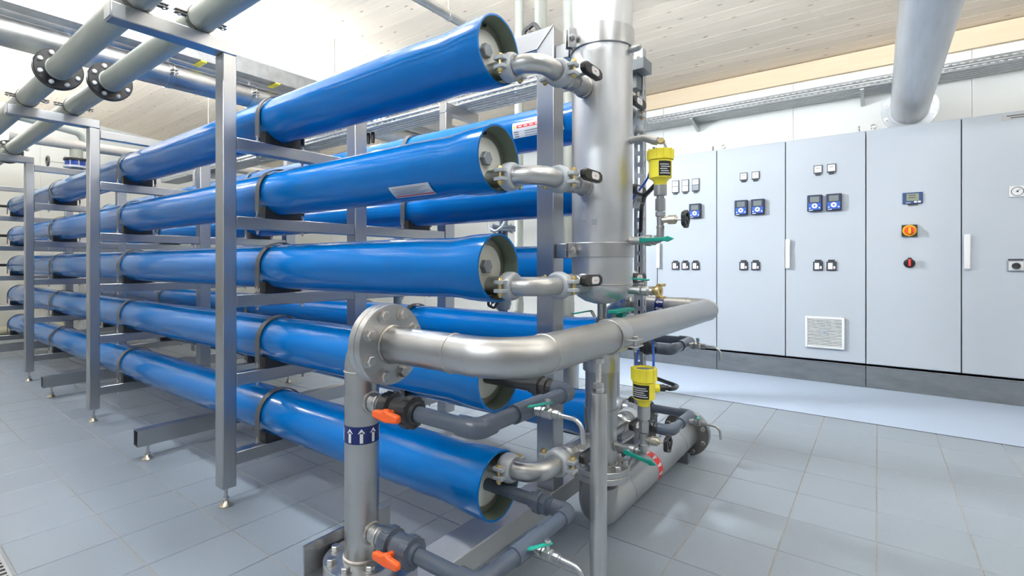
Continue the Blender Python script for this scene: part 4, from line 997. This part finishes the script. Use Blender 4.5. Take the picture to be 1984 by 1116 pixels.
# slotted strut with cable bracket and hoses
su = thing('slotted_strut', 'upright galvanised strut channel with oblong slots right of the standpipe', 'strut', (-0.862, 2.2, 0.19))
def slot_face(o, u, n, w_, z0, z1, sw, pit, sl, th_):
    # a vertical strip with oblong holes; u across, n outwards
    m = MB(); o = Vector(o); u = Vector(u); n = Vector(n)
    k = int((z1-z0)/pit)
    def q(a0, a1, c0, c1): m.obox(o + u*((a0+a1)/2) + Z1*((c0+c1)/2) - n*th_/2, u, Z1, n, a1-a0, c1-c0, th_)
    q(0, (w_-sw)/2, z0, z1); q((w_+sw)/2, w_, z0, z1)
    for i in range(k):
        a = z0 + i*pit
        q((w_-sw)/2, (w_+sw)/2, a, a + pit - sl)
    q((w_-sw)/2, (w_+sw)/2, z0+k*pit, z1) if z1 > z0+k*pit+1e-4 else None
    return m
slot_face((-0.882, 2.18, 0), X1, -Y1, 0.041, 0.197, 2.03, 0.013, 0.05, 0.030, 0.0025).build('slotted_web', galv, su)
slot_face((-0.841, 2.1826, 0), Y1, X1, 0.038, 0.197, 2.03, 0.010, 0.05, 0.026, 0.0025).build('side_flange', galv, su)
slot_face((-0.8795, 2.1826, 0), Y1, X1, 0.038, 0.197, 2.03, 0.010, 0.05, 0.026, 0.0025).build('side_flange', galv, su)
tb2 = thing('cable_bracket', 'short perforated tray bracket on top of the slotted strut', 'bracket', (-0.82, 2.16, 1.87))
MB().box(-0.89, -0.80, 2.08, 2.1795, 1.900, 1.903).box(-0.89, -0.80, 2.08, 2.083, 1.9035, 1.945).box(-0.803, -0.80, 2.0835, 2.1795, 1.9035, 1.95).build('bracket_tray', galv_dark, tb2)
MB().box(-0.88, -0.845, 2.12, 2.1795, 1.835, 1.8995).build('bracket_knee', galv_dark, tb2, bevel=0.002)
def cable(name, lab, pts, r, mat, cat='hose'):
    p = fillet(pts, 0.12, 8)
    tag(MB().tube(pts, r, 10, R=0.10, seg=8).build(name, mat), lab, cat)
cable('blue_hose', 'thin blue hose leaving the upper yellow transmitter past the standpipe', [(-0.617, SY+0.0, 1.459), (-0.628, SY+0.05, 1.45), (-0.70, SY+0.16, 1.38), (-0.80, SY+0.22, 1.30), (-0.84, SY+0.24, 0.9)], 0.004, blue_hose)
cable('black_cable', 'thick black cable from the upper yellow transmitter gland', [(-0.626, SY+0.088, 1.372), (-0.66, SY+0.14, 1.355), (-0.74, SY+0.24, 1.33), (-0.80, SY+0.36, 1.30), (-0.862, 2.205, 1.20), (-0.862, 2.205, 0.8)], 0.009, blackp, 'cable')
cable('blue_hose', 'thin blue hose arching from the lower yellow transmitter cap', [(-0.625, SY+0.02, 0.700), (-0.628, SY+0.03, 0.76), (-0.67, SY+0.12, 0.80), (-0.74, SY+0.22, 0.81), (-0.77, SY+0.24, 0.70), (-0.75, SY+0.16, 0.60)], 0.004, blue_hose)
cable('black_cable', 'black cable running back from the lower yellow transmitter', [(-0.584, SY+0.058, 0.620), (-0.572, SY+0.085, 0.618), (-0.60, SY+0.20, 0.60), (-0.80, SY+0.44, 0.57)], 0.008, blackp, 'cable')

# ================================================================ OVERHEAD PIPES
GY = (0.690, 0.915); GZ, GR = 2.090, 0.0550
for n, gy in enumerate(GY):
    t = thing('overhead_plastic_pipe', ['light grey plastic pipe on the rack arms, the one farther from the blue vessels', 'light grey plastic pipe on the rack arms, the one nearer the blue vessels'][n], 'pipe', (-4, gy, GZ-GR), 'light grey overhead pipes')
    xs_ = [-10.2, -6.36, -3.46, 0.6]
    for a, b_ in zip(xs_, xs_[1:]):
        MB().cyl((a+0.022, gy, GZ), (b_-0.022, gy, GZ), GR, n=36).build('pipe_run', pvc_light, t)
    for xf in (-3.46, -6.36):
        for s in (-1, 1):
            f = MB().lathe([(0.001, GR), (0.001, 0.100), (0.005, 0.105), (0.017, 0.105), (0.021, 0.101), (0.021, GR), (0.001, GR)], (xf, gy, GZ), X1*s, 44).build('flange', flange_black, t)
            for i in range(8):
                an = 2*PI*(i+0.5)/8
                p = V(xf+s*0.0213, gy+0.083*math.cos(an), GZ+0.083*math.sin(an))
                MB().lathe([(0,0),(0,0.0125),(0.004,0.0125),(0.010,0.009),(0.013,0.0)], p, X1*s, 12).build('bolt_cap', M('bolt_cap_white', (0.72, 0.72, 0.70), 0.35, 0.4), f)
            MB().lathe([(0.021, GR+0.0003), (0.021, GR+0.005), (0.034, GR+0.004), (0.036, GR+0.0003)], (xf, gy, GZ), X1*s, 32).build('collar', pvc_light, t)
    for xs2 in STN[:3]:
        xc = xs2-0.037
        c = MB().ring((xc, gy, GZ), X1, -0.013, 0.013, GR+0.0004, GR+0.0034, 36)
        for s in (-1, 1):
            for q in (-1, 1): c.box(xc-0.013, xc+0.013, gy+s*(GR+0.024)-0.022, gy+s*(GR+0.024)+0.022, GZ+q*0.006-0.0015, GZ+q*0.006+0.0015)
        cl2 = c.build('pipe_clip', M('clip_steel', (0.20, 0.19, 0.18), 0.35, 1.0), t)
        for s in (-1, 1):
            MB().cyl((xc, gy+s*(GR+0.030), GZ-0.016), (xc, gy+s*(GR+0.030), GZ+0.014), 0.004, n=8).hexa((xc, gy+s*(GR+0.030), GZ-0.0078), -Z1, 0.0085, 0.006).hexa((xc, gy+s*(GR+0.030), GZ+0.0078), Z1, 0.0085, 0.006).build('clip_bolt', steel_bolt, cl2)
    m = MB()
    for i in range(34): m.obox(V(-3.35+i*0.026, gy-0.0388-0.0002, GZ+0.0388+0.0002), X1, V(0, 0.707, 0.707), V(0, -0.707, 0.707), 0.014 if i % 5 else 0.004, 0.004, 0.0004)
    if n == 0: m.build('printed_line', hexgrey, t)
sp_ = thing('overhead_steel_pipe', 'wide stainless pipe crossing above the rack under a galvanised channel', 'pipe', (-3.9, 1, 2.28))
MB().cyl((-3.9, -2.7, 2.365), (-3.9, 4.6, 2.365), 0.084, n=40).build('pipe_body', steel_pipe, sp_)
for yy in (0.82, 2.05): MB().torus((-3.9, yy, 2.365), Y1, 0.084, 0.003, 40, 6).build('weld_seam', weld_steel, sp_)
for yy in (1.36, 1.92, 2.9):
    c = MB().ring((-3.9, yy, 2.365), Y1, -0.02, 0.02, 0.0845, 0.0885, 40)
    for s in (-1, 1):
        for q in (-1, 1): c.box(-3.9+s*0.108-0.020, -3.9+s*0.108+0.020, yy-0.02, yy+0.02, 2.365+q*0.009-0.002, 2.365+q*0.009+0.002)
    k_ = c.build('pipe_clip', steel_bright, sp_)
    for s in (-1, 1): MB().cyl((-3.9+s*0.112, yy, 2.335), (-3.9+s*0.112, yy, 2.395), 0.006, n=8).hexa((-3.9+s*0.112, yy, 2.3538), -Z1, 0.013, 0.010).hexa((-3.9+s*0.112, yy, 2.3763), Z1, 0.013, 0.010).build('clip_bolt', steel_bolt, k_)
    MB().cyl((-3.9, yy, 2.4537), (-3.9, yy, 2.499), 0.007, n=8).build('hanger_rod', steel_bolt, sp_)
ch = thing('galvanised_channel', 'galvanised channel beam above the wide stainless pipe', 'channel', (-3.86, 1, 2.5))
MB().box(-3.92, -3.915, -2.7, 4.6, 2.5, 2.62).box(-3.9145, -3.80, -2.7, 4.6, 2.5, 2.504).box(-3.805, -3.80, -2.7, 4.6, 2.5045, 2.62).build('channel_section', galv, ch)
for yy in (1.55, 2.1): MB().box(-3.925, -3.795, yy-0.02, yy+0.02, 2.488, 2.4995).build('yellow_end_cap', yellow, ch, bevel=0.003)
for yy in (0.30, -2.2): MB().box(-3.90, -3.82, yy-0.03, yy+0.03, 2.505, ceil_z(yy)-0.0005).build('hanger_post', M('white_post', (0.78, 0.79, 0.80), 0.4), ch)
sq = thing('overhead_steel_pipe', 'second wide stainless pipe higher in the top left corner', 'pipe', (-4.35, 1, 2.57))
MB().cyl((-4.35, -2.7, 2.655), (-4.35, 4.6, 2.655), 0.085, n=40).build('pipe_body', steel_pipe, sq)
for yy in (0.9, 3.0):
    MB().ring((-4.35, yy, 2.655), Y1, -0.02, 0.02, 0.0855, 0.0895, 36).build('pipe_clip', steel_bright, sq)
    MB().cyl((-4.35, yy, 2.745), (-4.35, yy, ceil_z(yy)), 0.007, n=8).build('hanger_rod', steel_bolt, sq)
# thin pipe under the ceiling at the top edge
tp = thing('ceiling_pipe', 'thin steel pipe running up to the top edge above the highest blue vessel', 'pipe', (-2.53, 3, 2.86))
MB().cyl((-2.53, 1.0, 2.9), (-2.53, 3.6, 2.9), 0.034, n=24).build('pipe_body', steel_pipe, tp)
for yy in (2.72, 1.3):
    MB().ring((-2.53, yy, 2.9), Y1, -0.014, 0.014, 0.0345, 0.039, 28).build('pipe_clip', steel_bolt, tp)
    MB().cyl((-2.53, yy, 2.9393), (-2.53, yy, ceil_z(yy)), 0.005, n=8).build('hanger_rod', steel_bolt, tp)
# pale upright pipes behind the rack
for n, (x, y, r, lab) in enumerate(((-2.41, 3.46, 0.036, 'slim pale grey upright pipe behind the vessels left of the tall post'), (-2.06, 3.68, 0.047, 'pale grey upright pipe seen between tall post and standpipe'))):
    t = thing('upright_pipe', lab, 'pipe', (x, y, 0), 'pale upright pipes')
    MB().cyl((x, y, 0.005), (x, y, ceil_z(y)-0.001), r, n=24).build('pipe_body', pvc_light, t)
    for z in (0.7, 2.55, 2.95): MB().ring((x, y, z), Z1, -0.04, 0.04, r+0.0003, r+0.004, 24).build('sleeve', pvc_light, t)
kb = thing('ceiling_valve', 'black round knob valve at the top edge left of the standpipe', 'valve', (-1.30, 2.05, 2.2))
MB().cyl((-1.30, 2.05, 2.08), (-1.30, 2.05, 2.9), 0.030, n=20).build('pipe_body', pvc_light, kb)
handwheel(kb, (-1.32, 2.0, 2.155), V(0, -1, 0), 0.055)
MB().cyl((-1.31, 2.005, 2.155), (-1.30, 2.03, 2.155), 0.010, n=10).build('stem', steel_bolt, kb)
# plastic header with blue wafer valve at the far left
hd = thing('plastic_header', 'pale plastic header pipe with a blue wafer valve beyond the rack at left', 'pipe', (-6.6, 2.0, 1.9))
MB().tube([(-6.6, 1.46, 1.90), (-6.6, 1.46, 2.05)], 0.055, 24).build('lower_pipe', pvc_light, hd)
MB().cyl((-6.6, 0.95, 2.29), (-6.6, 4.2, 2.29), 0.052, n=28).build('pipe_body', M('header_grey', (0.52, 0.50, 0.47), 0.4), hd)
MB().tube([(-6.6, 1.55, 2.30), (-6.6, 1.50, 2.43), (-6.5, 1.1, 2.46), (-6.3, 0.4, 2.5)], 0.045, 20, R=0.09).build('branch_pipe', pvc_light, hd)
MB().lathe([(0,0),(0,0.105),(0.02,0.105),(0.02,0)], (-6.6, 1.46, 2.05), Z1, 32).build('flange', grey_plastic, hd)
bvv = MB().lathe([(0,0),(0,0.095),(0.05,0.095),(0.05,0)], (-6.6, 1.46, 2.071), Z1, 10).build('wafer_valve', blue_part, hd)
MB().lathe([(0,0),(0,0.105),(0.022,0.105),(0.022,0)], (-6.6, 1.46, 2.122), Z1, 32).build('flange', flange_black, hd)
for i in range(8):
    an = 2*PI*i/8
    MB().cyl((-6.6+0.088*math.cos(an), 1.46+0.088*math.sin(an), 2.04), (-6.6+0.088*math.cos(an), 1.46+0.088*math.sin(an), 2.16), 0.007, n=8).build('flange_bolt', steel_bolt, hd)
MB().cyl((-6.6, 1.46, 2.145), (-6.6, 1.46, 2.24), 0.055, n=24).build('upper_pipe', pvc_light, hd)
MB().cyl((-6.6, 1.36, 2.09), (-6.6, 1.24, 2.09), 0.005, n=8).build('stem', steel_bolt, hd)
MB().torus((-6.6, 1.235, 2.09), Y1, 0.045, 0.010, 24, 8).build('handwheel', M('wheel_dark', (0.12, 0.11, 0.10), 0.4), hd)
# permeate rods at the far vessel ends
for k in (2, 3, 4):
    zc = Z0+DZ*k+0.122
    t = thing('permeate_rod', 'dark plastic pipe leaving the far end of the %s near vessel' % LVL[k], 'pipe', (-8.13, 0.8, zc), 'far end pipes')
    MB().tube([(-8.045, 1.264, zc), (-8.15, 1.264, zc), (-8.15, 0.2, zc)], 0.016, 12, R=0.03).build('pipe_run', pvc_black, t)
    MB().cyl((-8.15, 1.02, zc), (-8.15, 0.2, zc), 0.021, n=12).build('sleeve', pvc_black, t)
bp = thing('wall_pipe', 'cream pipe along the foot of the far left wall', 'pipe', (RX0+0.1, 2, 0.03))
MB().cyl((RX0+0.10, -2.6, 0.085), (RX0+0.10, 4.6, 0.085), 0.055, n=20).build('pipe_body', M('cream_pipe', (0.62, 0.60, 0.46), 0.45), bp)
for yy in (0.2, 2.4): MB().box(RX0+0.06, RX0+0.14, yy-0.02, yy+0.02, 0.0, 0.031).build('pipe_shoe', galv_dark, bp)

# ================================================================ CABLE TRAYS
def perf(mb, o, u, v, n, L, Wd, rows, pit, hl, hw, th_=0.0015):
    # plate of length L along u, width Wd along v, with staggered oblong holes
    o = Vector(o); u = Vector(u); v = Vector(v); n = Vector(n)
    vs_edges = [0.0]
    for r_ in range(rows):
        c = Wd*(r_+0.5)/rows; vs_edges += [c-hw/2, c+hw/2]
    vs_edges.append(Wd)
    def q(a0, a1, b0, b1): mb.add([o+u*a0+v*b0, o+u*a1+v*b0, o+u*a1+v*b1, o+u*a0+v*b1], [(0,1,2,3)])
    for i in range(0, len(vs_edges)-1, 2): q(0, L, vs_edges[i], vs_edges[i+1])
    for r_ in range(rows):
        b0, b1 = vs_edges[2*r_+1], vs_edges[2*r_+2]
        a = (pit/2 if r_ % 2 else 0.0) + 0.01
        last = 0.0
        while a + hl < L:
            q(last, a, b0, b1); last = a+hl; a += pit
        q(last, L, b0, b1)
    return mb
def tray(lab, x0, x1, yn, yf, z, hgt, pit, brackets, group='perforated cable trays'):
    t = thing('cable_tray', lab, 'cable tray', ((x0+x1)/2, (yn+yf)/2, z), group)
    def p_(name, mb):
        o = mb.build(name, galv, t, sharp=30)
        s = o.modifiers.new('thickness', 'SOLIDIFY'); s.thickness = 0.0015; s.offset = 0
    L = x1-x0
    p_('tray_base', perf(MB(), (x0, yn, z), X1, Y1, Z1, L, yf-yn, 5, pit, pit*0.55, 0.008))
    p_('tray_side', perf(MB(), (x0, yn, z+0.001), X1, Z1, -Y1, L, hgt, 2, pit, pit*0.55, 0.008))
    p_('tray_side', perf(MB(), (x0, yf, z+0.001), X1, Z1, Y1, L, hgt, 2, pit, pit*0.55, 0.008))
    p_('tray_lip', MB().add([(x0, yn, z+hgt+0.001), (x1, yn, z+hgt+0.001), (x1, yn+0.012, z+hgt+0.001), (x0, yn+0.012, z+hgt+0.001)], [(0,1,2,3)]))
    return t
wt_ = tray('perforated cable tray on wall brackets above the control cabinets', -4.6, 3.4, 5.58, 5.865, 2.650, 0.075, 0.05, None)
for xb in (-1.62, -0.12, 1.3, -3.1):
    MB().prism([(5.893, 2.648), (5.60, 2.648), (5.60, 2.636), (5.86, 2.56), (5.893, 2.56)], (xb-0.015, 0, 0), Y1, Z1, X1, 0.03).build('tray_bracket', galv, wt_)
mt_ = tray('perforated cable tray behind the two upper blue vessels', -7.4, -1.35, 2.50, 2.70, 2.118, 0.070, 0.05, None)
for xb in (STN[0]-0.0375, STN[1]-0.0375, STN[2]-0.0375):
    MB().box(xb-0.03, xb+0.03, 2.385, 2.72, 2.050, 2.1165).box(xb-0.03, xb+0.03, 2.385, 2.445, 1.9005, 2.0495).build('tray_bracket', steel_bar, mt_, bevel=0.003)
cp = thing('cable_plugs', 'pair of black cable glands hanging under the middle cable tray', 'cable gland', (-3.2, 2.6, 2.02))
for s in (0, 1): MB().lathe([(0, 0), (0, 0.013), (0.05, 0.017), (0.085, 0.014), (0.085, 0)], (-3.28+0.055*s, 2.58, 2.0305), Z1, 14).build('gland', blackp, cp)

# ================================================================ WALL DUCT
du = thing('round_duct', 'thick round steel duct leaving the wall above the right cabinets', 'duct', (0.223, 4.0, 2.3))
MB().cyl((0.223, 0.9, 2.467), (0.223, 5.892, 2.467), 0.140, n=56).build('duct_body', M('duct_steel', (0.60, 0.62, 0.66), 0.42, 1.0, var=0.1, scale=4, stretch=(6, 0.5, 6), rvar=0.06), du)
flange(du, (0.223, 5.8935, 2.467), -Y1, 0.205, 0.140, 0.012, 8, 0.178, galv, bolt_side=1, br=0.014)
MB().torus((0.223, 5.880, 2.467), Y1, 0.141, 0.005, 48, 6).build('weld_seam', white_label, du)
for yy in (1.2, 3.0): MB().cyl((0.223, yy, 2.608), (0.223, yy, ceil_z(yy)), 0.006, n=8).build('hanger_rod', steel_bolt, du)

# ================================================================ EQUIPMENT SEEN BETWEEN THE VESSELS
teal = M('blue_grey_pvc', (0.16, 0.20, 0.25), 0.4)
def valve_stack(x, y, lab, z0, zf, matb):
    t = thing('flanged_valve', lab, 'valve', (x, y, 0), 'flanged valves behind the rack')
    MB().cyl((x, y, 0.005), (x, y, 1.9), 0.036, n=20).build('pipe_body', teal, t)
    for z in zf:
        for s in (0, 1):
            f = MB().lathe([(0, 0.0365), (0, 0.095), (0.018, 0.095), (0.018, 0.0365)], (x, y, z+0.022*s), Z1, 28).build('flange', matb, t)
        for i in range(6):
            an = 2*PI*i/6
            MB().cyl((x+0.075*math.cos(an), y+0.075*math.sin(an), z-0.014), (x+0.075*math.cos(an), y+0.075*math.sin(an), z+0.056), 0.007, n=8).build('flange_bolt', steel_bolt, t)
    MB().lathe([(0,0.0365),(0,0.05),(0.04,0.062),(0.09,0.062),(0.13,0.05),(0.13,0.0365)], (x, y, z0), Z1, 20).build('valve_body', matb, t)
    MB().cyl((x+0.0, y-0.06, z0+0.065), (x, y-0.12, z0+0.065), 0.012, n=10).build('stem', steel_bolt, t)
    handwheel(t, (x, y-0.125, z0+0.065), V(0, -1, 0), 0.05)
valve_stack(-2.22, 2.98, 'blue grey flanged valve pipe behind the middle near vessel end', 0.72, (1.30, 0.86), teal)
valve_stack(-3.35, 2.95, 'blue flanged valve pipe behind the inner rack posts', 0.78, (1.22,), blue_part)
t = thing('wiring_conduit', 'loop of grey conduit hanging from the blue grey flanged valve', 'conduit', (-2.2, 2.9, 1.2))
MB().tube([(-2.30, 2.9, 1.45), (-2.26, 2.87, 1.32), (-2.20, 2.86, 1.29), (-2.14, 2.87, 1.33), (-2.10, 2.9, 1.46)], 0.008, 10, R=0.05).build('conduit_loop', grey_plastic, t)
def pump(x, y, lab):
    t = thing('feed_pump', lab, 'pump', (x, y, 0), 'feed pumps behind the rack')
    MB().box(x-0.14, x+0.14, y-0.11, y+0.11, 0.005, 0.045).build('base_plate', galv_dark, t, bevel=0.003)
    MB().lathe([(0.046,0),(0.046,0.10),(0.12,0.105),(0.13,0.085),(0.42,0.085),(0.43,0.10),(0.46,0.10),(0.46,0)], (x, y, 0), Z1, 28).build('pump_casing', steel_bright, t)
    MB().lathe([(0.4605,0),(0.4605,0.085),(0.64,0.085),(0.64,0)], (x, y, 0), Z1, 24).build('motor', blue_part, t)
    MB().lathe([(0.6405,0),(0.6405,0.090),(0.70,0.090),(0.715,0.06),(0.715,0)], (x, y, 0), Z1, 24).build('fan_cover', blackp, t)
    for s in (-1, 1):
        MB().lathe([(0.09,0),(0.09,0.030),(0.20,0.030),(0.20,0.070),(0.22,0.070),(0.22,0)], (x, y, 0.09), X1*s, 20).build('port_flange', steel_pipe, t)
    for i in range(14):
        an = 2*PI*i/14; d = V(math.cos(an), math.sin(an), 0)
        MB().obox(V(x, y, 0.55)+d*0.091, d, V(-d.y, d.x, 0), Z1, 0.012, 0.005, 0.16).build('cooling_fin', blue_part, t)
pump(-1.62, 2.86, 'upright pump with navy motor behind the tall post')
pump(-3.9, 3.0, 'upright pump with navy motor behind the inner rack posts')
bt = thing('grey_wall_panel', 'low light grey cover box standing against the far wall', 'box', (-9.6, 3.0, 0))
MB().box(-10.25, -9.4, 2.1, 3.6, 0.004, 1.55).build('cover', M('cover_grey', (0.55, 0.57, 0.58), 0.5), bt, bevel=0.01)
MB().box(-9.399, -9.392, 2.16, 3.54, 0.08, 1.48).build('cover_door', M('cover_grey', (0.55, 0.57, 0.58), 0.5), bt, bevel=0.004)
MB().box(-9.391, -9.375, 2.24, 2.27, 0.75, 0.90).build('cover_handle', blackp, bt, bevel=0.004)
